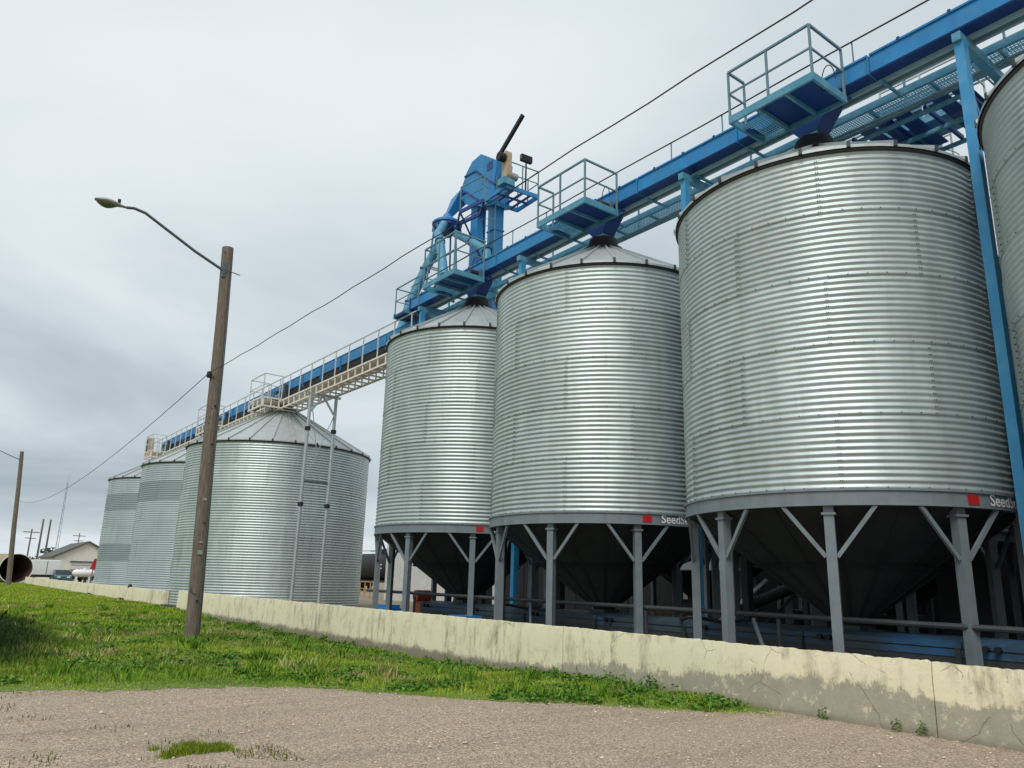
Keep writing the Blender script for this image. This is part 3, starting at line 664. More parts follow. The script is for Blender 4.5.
bm0 = px(500.5, 153.5, 0, mo.x); bm1 = px(523, 115, 0, mo.x)
one('hoist_boom', MB().bar(bm0, bm1, .11, .15), 'black', 'black boom bar sticking up at an angle from the elevator top', 'boom', bm0)
lp = e1.lerp(e2, .60)
fl = thing('flood_light', lp, 'black flood light on a thin post on the elevator platform', 'light')
MB().bar(lp, lp+Vector((0, 0, 1.25)), .045).build('post', 'black', fl)
c = lp+Vector((0, 0, 1.4)); MB().bar(c-dirv*.24, c+dirv*.24, .14, .26).build('lamp_box', 'black', fl); MB().bar(c-dirv*.17+Vector((-.09, -.03, 0)), c+dirv*.17+Vector((-.09, -.03, 0)), .03, .15).build('lens', 'lampgrey', fl)
# landing between trunk and spout
lz = 14.1; l0 = px(462, 213, 2, lz+.4)
lf = thing('head_platform', l0, 'small dark landing under the elevator head on the left of the trunks', 'platform')
g0, g1, g2 = px(460, 212, 2, 14.6), px(484, 200, 2, 14.6), px(480, 214, 2, 14.6)
for a, b in ((g0, g1), (g1, g1+(g2-g1)*1.0), (g0, g0+(g2-g1))): MB().bar(a, b, .06, .14).build('edge_beam', 'navy', lf)
MB().bar(g0+(g2-g1), g2, .06, .14).build('edge_beam', 'navy', lf)

MB().bar(g0, g0+Vector((0, 0, 1.0)), .035).build('rail_post', 'rail', lf); MB().bar(g1, g1+Vector((0, 0, 1.0)), .035).build('rail_post', 'rail', lf); MB().bar(g0+Vector((0, 0, 1.0)), g1+Vector((0, 0, 1.0)), .035).build('handrail', 'rail', lf); MB().bar(g0+Vector((0, 0, .5)), g1+Vector((0, 0, .5)), .03).build('mid_rail', 'rail', lf)
for q_ in (g0, g1): MB().bar(q_, Vector((EXX, 22.6, q_.z-1.3)), .05).build('strut', 'navy', lf)
# distributor and its pipes
dc = px(447, 227, 0, 14.55)
ds = thing('pipe_distributor', dc, 'blue drum shaped pipe distributor under the elevator spout', 'distributor')
MB().lathe([(.12, dc.z+.55), (.17, dc.z+.50), (.20, dc.z+.40), (.56, dc.z+.17), (.60, dc.z+.13), (.60, dc.z+.05), (0, dc.z+.05)], 28, dc.x, dc.y).build('cone_cover', 'blue', ds, True)
MB().lathe([(0, dc.z+.048), (.56, dc.z+.048), (.56, dc.z-.06), (.30, dc.z-.30), (0, dc.z-.31)], 28, dc.x, dc.y).build('drum', 'navy', ds, True)
for k in range(8):
    t = R(45*k+10); MB().tube([(dc.x+.47*math.cos(t), dc.y+.47*math.sin(t), dc.z+.02), (dc.x+.50*math.cos(t), dc.y+.50*math.sin(t), dc.z-.22)], .095, 10).build('outlet', 'navy', ds, True)
for k in range(3):
    t = R(120*k+40); MB().bar((dc.x+.5*math.cos(t), dc.y+.5*math.sin(t), dc.z-.05), (dc.x+.75*math.cos(t), dc.y+.75*math.sin(t), 11.95), .055).build('stand_leg', 'teal', ds)
def pipe(pts, r, m, label, bands=()):
    p = thing('grain_pipe', pts[-1], label, 'pipe', 'grain pipes')
    MB().tube(pts, r, 14).build('pipe_run', m, p, True)
    for k in bands:
        c = Vector(pts[k]); d = (Vector(pts[min(k+1, len(pts)-1)])-Vector(pts[k-1])).normalized(); MB().tube([c-d*.03, c+d*.03], r+.035, 14).build('coupling', 'navy', p, True)
    return p
pA = px(444, 224, 0, 14.2); pB = px(438, 234, 0, 13.9); pC = px(440, 242, 0, 13.6); pD = px(444, 276, 0, 13.25)
pipe([pA, pB, pC, pD], .17, 'teal', 'pale blue pipe dropping from the distributor into the railed platform', (2,))
pE = px(441, 241, 0, 14.5); pF = px(425, 270, 0, 14.1); pG = px(410, 303, 0, 13.75); pH = px(400, 334, 0, 13.4)
pipe([pE, pF, pG, pH], .19, 'teal', 'long faded blue pipe sloping left down to the far conveyor', (1, 2))
pI = px(456, 234, 0, 14.6); pJ = px(472, 242, 0, 14.3); pK = px(487, 251, 0, 14.0)
pipe([pI, pJ, pK, pK+Vector((0, 0, -.6))], .15, 'teal', 'short blue pipe running right from the distributor past the trunks', (1, 2))

# ------------------------------------------------------------------ second elevator behind the largest bin
e2p = thing('bucket_elevator', (16.6, 7, 0), 'twin blue elevator trunks behind the roof of the largest bin', 'elevator')
for p_ in (901, 925):
    y = px(p_, 120, 0, 16.6).y; MB().box(16.4, 16.8, y-.22, y+.22, 4, 12.1).build('trunk', 'teal', e2p); MB().box(16.38, 16.82, y-.24, y+.24, 0, 3.998).build('shaded_trunk_foot', 'lowgrey', e2p)  # trunk feet in dark grey, shade painted into the colour
y0 = px(913, 120, 0, 16.6).y
MB().box(16.3, 16.9, y0-.75, y0+.75, 12.102, 12.5).build('head_housing', 'navy', e2p)
sp2 = thing('service_platform', (15.7, y0-1.4, 11.0), 'small blue platform with pale rails at the twin trunks behind the largest bin', 'platform', 'service platforms')
w0 = px(905, 138, 0, 16.0)
MB().box(15.6, 16.38, w0.y-1.6, w0.y+.3, w0.z-.1, w0.z+.06).build('deck_plate', 'teal', sp2)
railing(sp2, [(16.3, w0.y-1.58), (15.62, w0.y-1.58), (15.62, w0.y+.28)], w0.z+.06, 1.05, [(16.3, w0.y-1.58), (15.62, w0.y-1.58), (15.62, w0.y-.6), (15.62, w0.y+.28)], 'whiterail', .035)
tp = thing('transfer_platform', (14.5, y0, 10.9), 'blue steel deck joining the catwalk to the twin trunks behind', 'platform')
for k in range(5): MB().box(14.50, 16.2, y0-1.9+.75*k, y0-1.84+.75*k, 10.86, 10.95).build('joist', 'navy', tp)
for x in (14.5, 15.3, 16.15): MB().box(x, x+.07, y0-2, y0+1.4, 10.78, 10.858).build('beam', 'teal', tp)
for k in range(9):
    if k not in (2, 6): MB().box(14.5, 16.2, y0-1.95+.37*k, y0-1.64+.37*k, 10.952, 10.97).build('deck_plank', 'navy', tp)
railing(tp, [(14.5, y0-1.98), (16.2, y0-1.98), (16.2, y0+1.4)], 10.97, 1.05, w=.035)
ld = thing('caged_ladder', (17.1, y0-1.6, 0), 'thin caged ladder behind the blue catwalk above the largest bin', 'ladder')
lb = px(938, 112, 0, 16.9)
for s in (-.2, .2): MB().bar((16.9, lb.y+s, 3), (16.9, lb.y+s, 12.6), .035).build('ladder_rail', 'whiterail', ld)
for z in np.arange(8, 12.6, .32): MB().bar((16.9, lb.y-.2, z), (16.9, lb.y+.2, z), .025).build('rung', 'whiterail', ld)
for z in np.arange(10.2, 12.6, .75):
    MB().tube([(16.9-.62*math.sin(t), lb.y-.32*math.cos(t), z) for t in np.linspace(0, math.pi, 11)], .014, 5).build('cage_hoop', 'whiterail', ld)

# ------------------------------------------------------------------ left conveyor on a pale truss
lc = thing('truss_catwalk', (13.3, 40, 9.3), 'pale painted truss catwalk carrying the blue conveyor over the left bins', 'catwalk')
YS, YE = 22.9, 62.0
for x in (12.85, 13.78):
    for z0, z1 in ((9.28, 9.35), (9.66, 9.73)): MB().box(x-.035, x+.035, YS, YE, z0, z1).build('chord', 'white', lc)
me_v = MB().box(-.022, .022, -.03, .03, 9.351, 9.659).mesh('truss_upright', 'white')
for x in (12.85, 13.78):
    for y in np.arange(YS+.2, YE, .64): link('truss_upright', me_v, lc, (x-13.3, y-40, -9.3))
me_j = MB().box(12.886, 13.744, -.03, .03, 9.29, 9.345).mesh('joist', 'white', off=(13.3, 0, 9.3))
for y in np.arange(YS+.2, YE, .64): link('joist', me_j, lc, (0, y-40, 0))
MB().box(12.89, 13.74, YS, YE, 9.62, 9.645).build('deck_plate', 'white', lc)
me_p = MB().box(-.02, .02, -.02, .02, 9.731, 10.85).mesh('rail_post', 'whiterail')
for y in np.arange(YS+.3, YE, 1.28): link('rail_post', me_p, lc, (12.85-13.3, y-40, -9.3))
for z in (10.85,): MB().bar((12.85, YS, z), (12.85, YE, z), .04).build('handrail', 'whiterail', lc)
bc = thing('left_conveyor', (13.4, 40, 10.1), 'blue boxed conveyor behind pale rails over the left flat bins', 'conveyor')
yb = list(np.arange(23.6, 60.6, 2.05))
for a, b in zip(yb[:-1], yb[1:]):
    s = MB().box(13.15, 13.62, a+.004, b-.004, 10.30, 10.72).box(13.13, 13.64, a+.02, b-.02, 10.72, 10.75).build('trough_section', 'blue', bc)
    MB().box(13.2, 13.57, a+.02, b-.02, 10.08, 10.298).build('return_trough', 'black', s)
    MB().box(13.125, 13.645, a+.005, a+.035, 10.1, 10.719).build('flange', 'blue', s)
    MB().bar((13.4, (a+b)/2, 9.645), (13.4, (a+b)/2, 10.08), .1).build('stand', 'white', s)
for y, lab in ((36.5, 'pale railed platform on the truss above the wide bin'), (45.6, 'pale railed platform on the truss beside the wooden pole'), (58.6, 'pale railed platform at the far end of the truss')):
    p = thing('service_platform', (12.0, y-1, 9.72), lab, 'platform', 'truss platforms')
    z = 9.7
    for a, b in (((11.9, y-.95), (11.9, y+.95)), ((11.9, y-.95), (12.8, y-.95)), ((11.9, y+.95), (12.8, y+.95))):
        for zz in (9.32, 9.74): MB().bar((a[0], a[1], zz), (b[0], b[1], zz), .07).build('edge_beam', 'white', p)
    for k in range(4): MB().bar((11.9, y-.92+.61*k, 9.35), (11.9, y-.92+.61*k, 9.70), .05).build('truss_upright', 'white', p)
    for k in range(3): MB().bar((11.95+.38*k, y-.95, 9.35), (11.95+.38*k, y-.95, 9.70), .05).build('truss_upright', 'white', p)
    MB().box(11.94, 12.80, y-.91, y+.91, 9.62, 9.645).build('deck_plate', 'white', p)
    railing(p, [(12.8, y-.95), (11.9, y-.95), (11.9, y+.95), (12.8, y+.95)], 9.74, 1.15, mat_='whiterail', w=.04)
    g = thing('gate_motor', (12.9, y, 10.2), 'dark gear motor on the '+lab, 'motor', 'gate motors')
    MB().tube([(13.0, y-.5, 10.05), (13.0, y+.15, 10.05)], .16, 12).build('housing', 'carteal', g, True)
    MB().box(12.9, 13.12, y+.15, y+.5, 9.8, 10.4).build('gearbox', 'lowgrey', g); MB().box(12.95, 13.1, y-.9, y-.75, 9.75, 10.55).build('switch_box', 'lowgrey', g)
cp = thing('control_panel', (12.5, 61.2, 9.7), 'rusty beige control cabinet at the far left end of the truss', 'cabinet')
MB().box(12.3, 12.7, 60.9, 61.3, 9.7, 11.1).build('cabinet_body', 'motor', cp); MB().box(12.28, 12.299, 60.95, 61.25, 9.8, 11.0).build('cabinet_door', 'black', cp)
# trestle that carries the truss
ta, tb = px(292, 602, 0, 12.45), px(316, 602, 0, 13.6)
y_t = 31.25
tr = thing('support_trestle', (13.1, y_t, 0), 'slim galvanised trestle legs standing in front of the wide bin', 'trestle')
for x in (12.55, 13.75):
    MB().tube([(x, y_t, 0), (x, y_t, 9.22)], .075, 10).build('post', 'steelleg', tr, True)
    for z in (4.35, 7.6): MB().tube([(x, y_t, z), (x, y_t, z+.16)], .12, 10).build('coupling', 'black', tr, True)
MB().bar((12.4, y_t, 9.225), (13.95, y_t, 9.225), .09, .1).build('cross_beam', 'steelleg', tr)
MB().bar((12.64, y_t, 5.4), (13.66, y_t, 5.4), .07).build('cross_bar', 'arm', tr)
MB().bar((13.68, y_t, 8.45), (13.15, y_t, 9.17), .07).build('brace', 'steelleg', tr); MB().bar((12.62, y_t, 8.45), (13.1, y_t, 9.17), .07).build('brace', 'steelleg', tr)
MB().bar((12.6, y_t+.03, 9.1), (13.3, y_t+.03, 5.5), .03).build('tie_rod', 'steelleg', tr); MB().bar((13.7, y_t-.03, 8.4), (12.65, y_t-.03, 5.5), .03).build('tie_rod', 'steelleg', tr)

# ------------------------------------------------------------------ unloading conveyor and clutter below the bins
uc = thing('unloading_conveyor', (13.1, 10, .5), 'low blue and grey unloading conveyor on the ground beneath the hopper bins', 'conveyor')
yb = list(np.arange(-5, 21.5, 2.6))
for a, b in zip(yb[:-1], yb[1:]):
    s = MB().box(12.55, 13.6, a+.005, b-.005, .35, .72).build('trough_section', 'lowgrey', uc)
    MB().extrude([(12.52, .722), (13.63, .722), (13.63, .80), (13.35, .86), (12.75, .86), (12.52, .80)], 1, a+.01, b-.01).build('cover', 'dusty', s)
    MB().box(12.535, 12.549, a+.005, b-.005, .60, .70).build('side_stripe', 'dusty', s)
    MB().box(12.50, 12.548, a+.02, a+.10, .36, .72).build('flange', 'lowgrey', s); MB().box(12.7, 12.8, b-.3, b-.2, 0, .348).build('stand', 'lowgrey', s)
    for k in (0, .16): MB().tube([(12.44, b-.5+k, .74), (12.52, b-.5+k, .74)], .045, 8).build('roller_bracket', 'black', s)
dr = thing('drive_unit', (12.9, 21.6, .5), 'orange drive unit at the left end of the low conveyor', 'motor')
MB().box(12.6, 13.4, 20.95, 21.5, .45, .85).build('gearbox', 'orange', dr, bevel=.03); MB().tube([(12.5, 21.25, 1.0), (13.0, 21.25, 1.0)], .17, 12).build('motor_body', 'orange', dr, True)
MB().box(12.7, 13.3, 21.0, 21.45, 0, .448).build('stand', 'lowgrey', dr)
gr = thing('guard_rail', (11.9, 10, 0), 'grey pipe rail running low behind the bin legs', 'rail')
MB().tube([(12.0, -5, 1.02), (12.0, 23.5, 1.10)], .045, 8).build('pipe_rail', 'lowgrey', gr, True)
for y in np.arange(-4.2, 23.5, 3.08): MB().tube([(12.0, y, 0), (12.0, y, 1.0)], .04, 8).build('rail_post', 'lowgrey', gr, True)
for y in (2.6, 8.6, 14.9): MB().bar((11.95, y, .98), (11.5, y-.6, .25), .05).build('stay', 'grey', gr)
MB_ = MB().box(12.2, 12.9, 22.6, 23.6, .25, .62).box(12.3, 12.8, 22.7, 23.5, .62, .72)
one('equipment_box', MB_, 'blue', 'low blue steel box behind the wall under the smallest hopper bin', 'box', (12.5, 23.1, .25)).location.z = .2
MB_ = MB().box(11.3, 11.9, 16.8, 17.5, 0, .62); one('equipment_box', MB_, 'blue', 'pale blue steel box behind the wall below the orange drive', 'box', (11.6, 17.1, 0))
for i, (x, y, m_, lab) in enumerate(((16.9, 12.6, 'blue', 'blue drum in the dark aisle behind the middle hopper bin'), (17.3, 11.9, 'lowgrey', 'grey drum next to the blue one behind the middle hopper bin'), (16.6, 4.9, 'orange', 'rusty drum behind the largest hopper bin'), (16.9, 17.6, 'blue', 'blue drum behind the smallest hopper bin'))):
    d_ = thing('steel_drum', (x, y, 0), lab, 'drum', 'drums under the bins'); MB().lathe([(0, 0), (.29, 0), (.29, .28), (.305, .30), (.29, .32), (.29, .58), (.305, .60), (.29, .62), (.29, .88), (.27, .88), (.27, .86), (0, .86)], 20, x, y).build('shell', m_, d_, True); MB().tube([(x+.12, y, .86), (x+.12, y, .89)], .03, 8).build('bung', 'black', d_)
pl = thing('pallet_stack', (17.0, 14.6, 0), 'stack of pale wooden pallets in the dark behind the middle bin', 'pallets')
for k in range(6):
    for j in range(5): MB().box(16.5, 17.6, 14.1+.24*j, 14.24+.24*j, .12+.15*k, .145+.15*k).build('plank', 'tan', pl)
    for j in range(3): MB().box(16.5+.5*j, 16.6+.5*j, 14.1, 15.2, .025+.15*k, .118+.15*k).build('bearer', 'tan', pl)
for i, (y0_, y1_, lab) in enumerate(((6.0, 3.0, 'pale steel prop leaning under the largest hopper bin'), (12.4, 10.6, 'pale steel prop leaning under the middle hopper bin'))):
    one('steel_prop', MB().bar((14.6, y0_, .05), (15.3, y1_, 1.7), .07), 'whitepaint', lab, 'prop', (14.6, y0_, .05))
for y, lab in ((9.0, 'dark bent hose lying over the low conveyor below the largest bin'), (15.0, 'dark bent hose lying over the low conveyor below the middle bin')):
    one('hose', MB().tube([(12.3+.3*math.sin(k*.9), y+.22*k, .90+.04*math.sin(k*1.7)) for k in range(9)], .035, 8), 'black', lab, 'hose', (12.3, y, .86))
# shelter roof
sh = thing('shelter', (17.2, 9.6, 0), 'pale sheet metal shelter roof in the dark behind the bin legs', 'shelter')
sa = px(680, 571, 0, 16.4)
vs = [(16.2, sa.y+.2, sa.z), (16.2, sa.y-1.5, sa.z), (17.4, sa.y-1.1, sa.z+.45), (17.4, sa.y-.2, sa.z+.45)]
MB().poly(vs+[(a, b, c+.03) for a, b, c in vs], [(0, 1, 2, 3), (7, 6, 5, 4), (0, 4, 5, 1), (1, 5, 6, 2), (2, 6, 7, 3), (3, 7, 4, 0)]).build('roof_sheet', 'tarp', sh)
for a, b in ((16.25, sa.y+.1), (16.25, sa.y-1.4)): MB().bar((a, b, 0), (a, b, sa.z), .06).build('post', 'whiterail', sh)
# auger cart with wheels
wc = px(746, 607, 2, .42); wc = Vector((16.6, px(746, 607, 0, 16.6).y, .34))
ag = thing('auger_cart', (16.6, wc.y, 0), 'dark wheeled grain auger standing in the shade behind the largest bin', 'auger')
for dx in (0, .9):
    w = MB().tube([(16.5+dx, wc.y, .34), (16.68+dx, wc.y, .34)], .34, 18).build('wheel', 'tyre', ag, True); MB().tube([(16.48+dx, wc.y, .34), (16.499+dx, wc.y, .34)], .17, 14).build('rim', 'lampgrey', w)
MB().bar((16.7, wc.y, .34), (17.4, wc.y, .34), .07).build('axle', 'black', ag)
MB().tube([(17.05, wc.y+2.4, .3), (17.05, wc.y-2.6, 2.1)], .14, 12).build('auger_tube', 'lowgrey', ag, True)
MB().bar((16.95, wc.y, .4), (17.0, wc.y-1.2, 1.45), .06).build('prop', 'lowgrey', ag)
MB().box(16.85, 17.3, wc.y+2.2, wc.y+2.8, .1, .5).build('intake', 'orange', ag)
tk = thing('work_trailer', (23.7, 9, 0), 'pale trailer with stake sides glimpsed far behind the largest bin', 'trailer')
MB().box(22.9, 24.6, 11.4, 15.6, .7, .85).build('bed', 'lowgrey', tk)
for k in range(6): MB().box(22.87, 22.9, 11.5+.78*k, 11.60+.78*k, .86, 1.6).build('stake', 'whitepaint', tk)
MB().box(22.84, 22.865, 11.4, 15.6, 1.3, 1.48).build('side_board', 'whitepaint', tk)
for y in (12.5, 14.5): MB().tube([(22.92, y, .4), (23.14, y, .4)], .4, 16).build('wheel', 'tyre', tk, True)

bn = thing('dark_backdrop', (25, 7, 0), 'added long dark barn wall in the shade behind all the hopper bins', 'backdrop')  # added dark mass, blocks the bright view between the bin legs
MB().box(25, 33, -26, 33.5, 0, 5.4).build('wall', 'backdrop', bn)
for k in range(60): MB().box(24.955, 24.999, -26+.995*k, -25.87+.995*k, 0, 5.4).build('batten', 'backdrop', bn)
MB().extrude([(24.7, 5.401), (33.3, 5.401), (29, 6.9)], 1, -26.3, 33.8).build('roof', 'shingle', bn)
for y in (3.2, 12.4, 21.0):
    dd = MB().box(24.93, 24.954, y, y+.5, 1.0, 1.5).build('window', 'lampgrey', bn); MB().box(24.90, 24.928, y+.23, y+.27, 1.0, 1.5).build('muntin', 'backdrop', dd)

# white shed and rail cars on the far side
sd_ = thing('siding_shed', (33, 47, 0), 'white ribbed metal shed seen beneath the smallest hopper bin', 'shed')
MB().box(27.1, 39, 40.6, 50.4, 0, 4.9).build('wall', 'siding', sd_)
for k in range(25): MB().box(27.05, 27.099, 40.7+.4*k, 40.78+.4*k, 0, 4.9).build('rib', 'siding', sd_)
for k in range(30): MB().box(27.2+.4*k, 27.28+.4*k, 40.55, 40.599, 0, 4.9).build('rib', 'siding', sd_)
MB().extrude([(26.9, 4.901), (39.2, 4.901), (33, 6.6)], 1, 40.3, 50.7).build('roof', 'tarp', sd_)
for yc, lab in ((80.5, 'black tank rail car half hidden behind the bin legs'), (97.5, 'farther black tank rail car at the edge of the wide bin')):
    t = thing('tank_car', (43, yc, 0), lab, 'rail car', 'tank rail cars')
    MB().tube([(43, yc-7.4, 2.75), (43, yc-7.1, 2.75), (43, yc-6.6, 2.75), (43, yc+6.6, 2.75), (43, yc+7.1, 2.75), (43, yc+7.4, 2.75)], [.5, 1.15, 1.5, 1.5, 1.15, .5], 24).build('tank', 'black', t, True)
    MB().lathe([(.65, 4.1), (.65, 4.62), (.5, 4.72), (0, 4.75)], 16, 43, yc).build('dome', 'black', t, True)
    MB().box(42.0, 44.0, yc-8, yc+8, 1.0, 1.25).build('underframe', 'black', t)
    for x in (42.3, 43.7): MB().bar((x, yc-5, 4.55), (x, yc+5, 4.55), .06).build('top_rail', 'black', t)
    MB().box(41.52, 41.56, yc-2.2, yc-1.0, 2.5, 3.0).build('stencil_plate', 'whitepaint', t)
    for s in (-5.6, 5.6):
        g = MB().box(42.1, 43.9, yc+s-1.4, yc+s+1.4, .55, .95).build('bogie', 'black', t)
        for d in (-.9, .9):
            for x in (42.2, 43.65): MB().tube([(x, yc+s+d, .46), (x+.14, yc+s+d, .46)], .46, 16).build('wheel', 'tyre', g, True)
fr = thing('yard_fence', (30, 60, 0), 'thin yellowish pipe fence on the tan ground by the bin legs', 'fence')
for k in range(9): MB().bar((27.5+k*2.2*.3, 52.5+k*2.2, 0), (27.5+k*2.2*.3, 52.5+k*2.2, 1.2), .07).build('fence_post', 'tan', fr)
for z in (.65, 1.2): MB().bar((27.5, 52.5, z), (27.5+8*.66, 52.5+17.6, z), .05).build('fence_rail', 'tan', fr)

# ------------------------------------------------------------------ poles, lamps and wires
def light_pole(base, top, arm0, arm1, head, label, r0, r1, rod=True):
    p = thing('light_pole', base, label, 'street light', 'wooden light poles')
    b, t = Vector(base), Vector(top)
    MB().tube([b+(t-b)*k+Vector((.012*math.sin(9*k+1), .012*math.cos(7*k), 0)) for k in np.linspace(0, 1, 14).tolist()], np.linspace(r0, r1, 14).tolist(), 18).build('pole_shaft', 'wood', p, True)
    a, c = Vector(arm0), Vector(arm1)
    pts = [a, a.lerp(c, .3)+Vector((0, 0, .02)), a.lerp(c, .6)+Vector((0, 0, .10)), a.lerp(c, .82)+Vector((0, 0, .16)), a.lerp(c, .93)+Vector((0, 0, .10)), c]
    ar = MB().tube(pts, .034, 10).build('lamp_arm', 'arm', p, True)
    MB().box(a.x-.02, a.x+.06, a.y-.05, a.y+.05, a.z-.18, a.z+.18).build('arm_bracket', 'arm', ar)
    h = Vector(head); L_ = (h-c); n = 9; prof_ = [.045, .055, .08, .125, .150, .155, .14, .105, .05]
    mb = MB(); vs = []; K = 14
    for i in range(n):
        q = c+L_*(i/(n-1)); w = prof_[i]
        for k in range(K):
            th = 2*math.pi*k/K; vs.append((q.x, q.y+w*math.cos(th), q.z+w*(.52 if math.sin(th) > 0 else .40)*math.sin(th)))
    fs = [(i*K+k, (i+1)*K+k, (i+1)*K+(k+1) % K, i*K+(k+1) % K) for i in range(n-1) for k in range(K)]+[tuple(range(K)), tuple(range((n-1)*K, n*K))[::-1]]
    mb.poly(vs, fs); lh = mb.build('lamp_head', 'lampgrey', p, True)
    mb = MB(); vs = []
    for i in range(7):
        q = c+L_*(.32+.6*i/6); w = .135*math.sin(math.pi*(i+.6)/7.2)
        for k in range(8):
            th = math.pi+math.pi*k/7; vs.append((q.x, q.y+w*math.cos(th), q.z-.035+w*.75*math.sin(th)))
    mb.poly(vs, [(i*8+k, (i+1)*8+k, (i+1)*8+k+1, i*8+k+1) for i in range(6) for k in range(7)]).build('lens', 'lampglass', lh, True)
    q = c+L_*.25; MB().tube([q+Vector((0, 0, .04)), q+Vector((0, 0, .15))], .035, 10).build('photocell', 'black', lh, True)
    if rod:
        for z, w, h_ in ((1.9, .05, .09), (2.15, .035, .035), (3.1, .04, .06)): q = b+(t-b)*(z/t.z); MB().box(q.x-.03-w, q.x-.03+w, q.y-r0-.004, q.y-r0+.03, z, z+h_).build('pole_tag', 'lampgrey', p)
        MB().tube([b+(t-b)*k+Vector((r0*.55, -r0*.80, 0)) for k in (0, .2, .5, .75, .92)], .013, 6).build('ground_wire', 'arm', p)
        for z in (.9, 2.6, 4.4, 5.3): q = b+(t-b)*(z/t.z); MB().tube([(q.x, q.y-r0-.02, z), (q.x, q.y-r0+.02, z)], .022, 8).build('bolt_head', 'black', p)
    if rod: MB().bar((a.x-.02, a.y-.2, a.z-.05), (a.x+.45, a.y+.1, a.z+.02), .018).build('through_bolt', 'arm', p)
    return p
light_pole((5.17, 18.36, 0), (4.88, 18.36, 9.34), (4.80, 18.28, 8.70), (2.50, 18.3, 9.62), (1.84, 18.3, 9.62), 'wooden pole with a cobra head street lamp standing on the near grass', .165, .135)
light_pole((7.07, 83.1, 0), (6.23, 83.1, 11.9), (6.25, 83.0, 11.1), (3.5, 83.0, 12.0), (2.8, 83.0, 12.0), 'distant wooden lamp pole at the left edge beside the big pipe', .22, .16, rod=False)
def wire(a, b, sag, r, label, n=60, twist=0):
    a, b = Vector(a), Vector(b); pts = []
    for k in range(n+1):
        t = k/n; q = a.lerp(b, t); q.z -= 4*sag*t*(1-t)
        if twist: q.z += twist*math.sin(k*1.9)+twist*.5*math.sin(k*.83)
        pts.append(q)
    return one('power_line', MB().tube(pts, r, 6), 'cable', label, 'cable', a, 'overhead cables')
wa = Vector((4.80, 18.22, 6.08))
wire(wa, (5.35, -40, 8.6), .85, .0075, 'twisted overhead cable running right from the near wooden pole', 110, .010)
wire(wa+Vector((0, .25, 0)), (6.55, 83.0, 7.5), 1.25, .0095, 'overhead cable sagging left from the near pole to the distant one', 60)
one('insulator', MB().lathe([(.0, 5.98), (.05, 5.98), (.06, 6.05), (.045, 6.12), (0, 6.14)], 10, 4.80, 18.30), 'black', 'small black cable clamp on the side of the near wooden pole', 'clamp', (4.80, 18.30, 5.98))

def ground_at(px_, dist):
    v = fo+cr*((px_-512)/F)+cu*((384-571)/F); v.z = 0; v.normalize(); return Vector((v.x*dist, v.y*dist, 0))
def utility_pole(px_, dist, h, label, cross=False, r=.14, lean=0):
    g = ground_at(px_, dist); p = thing('utility_pole', g, label, 'pole', 'far utility poles')
    t = g+Vector((lean, 0, h)); MB().tube([g, t], [r*1.2, r*.8], 10).build('pole_shaft', 'farpole', p, True)
    if cross:
        MB().bar(t+Vector((-1.3, 0, -.6)), t+Vector((1.3, 0, -.6)), .14, .16).build('crossarm', 'farpole', p); MB().bar(t+Vector((-.9, 0, -1.7)), t+Vector((.9, 0, -1.7)), .12, .14).build('crossarm', 'farpole', p)
utility_pole(24.5, 170, 8.6, 'far utility pole with two crossarms left of the plain poles', True)
utility_pole(34.5, 142, 9.0, 'left of the two plain far poles behind the white trailer', r=.15)
utility_pole(42, 142, 9.0, 'right of the two plain far poles behind the white trailer', r=.15)
utility_pole(73.5, 205, 9.6, 'far pole with a small top bar above the shed roof', True, .12)
utility_pole(39.5, 190, 4.2, 'short far post between the two plain poles', r=.14)
g = ground_at(52.5, 300); mt = thing('radio_mast', g, 'tall thin lattice radio mast on the far left horizon', 'mast')
for k in range(3):
    t = R(120*k); o = Vector((.55*math.cos(t), .55*math.sin(t), 0)); MB().bar(g+o, g+o*.3+Vector((0, 0, 30)), .11).build('mast_leg', 'lattice', mt)
for k in range(20):
    z = 1.4*k+.5; s = 1-.7*z/30; a = [g+Vector((.55*s*math.cos(R(120*j)), .55*s*math.sin(R(120*j)), z)) for j in range(3)]
    MB().bar(a[k % 3], a[(k+1) % 3]+Vector((0, 0, 1.2)), .07).build('lattice_bar', 'lattice', mt)
MB().bar(g+Vector((0, 0, 30)), g+Vector((0, 0, 33)), .06).build('antenna', 'lattice', mt)

# ------------------------------------------------------------------ far left yard
cu_ = thing('culvert_pipe', (8.75, 96, 0), 'huge rusty pipe with a pale rim lying open towards the road', 'pipe')
n = 40; pr_ = 1.45; cz = pr_-.02
def ringpts(r, y, dx=0): return [(8.25+dx+r*math.cos(2*math.pi*k/n), y, cz+r*math.sin(2*math.pi*k/n)) for k in range(n)]
mb = MB(); vs = ringpts(1.45, 92.0)+ringpts(1.45, 103, -3.2); mb.poly(vs, [(k, n+k, n+(k+1) % n, (k+1) % n) for k in range(n)]).build('outer_shell', 'oldshell', cu_, True)
mb = MB(); vs = ringpts(1.405, 92.0)+ringpts(1.34, 103, -3.2); mb.poly(vs, [(k, (k+1) % n, n+(k+1) % n, n+k) for k in range(n)]+[tuple(range(n, 2*n))]).build('inner_shell', 'rusty', cu_, True)
mb = MB(); vs = ringpts(1.465, 91.9)+ringpts(1.40, 91.9)+ringpts(1.465, 92.06)+ringpts(1.40, 92.06)
mb.poly(vs, [(k, (k+1) % n, n+(k+1) % n, n+k) for k in range(n)]+[(k, 2*n+k, 2*n+(k+1) % n, (k+1) % n) for k in range(n)]+[(n+k, n+(k+1) % n, 3*n+(k+1) % n, 3*n+k) for k in range(n)]).build('rim', 'whitepaint', cu_)
bs = thing('gable_shed', (13.6, 108, 0), 'cream gabled workshop with a dark roof left of the bins', 'building')
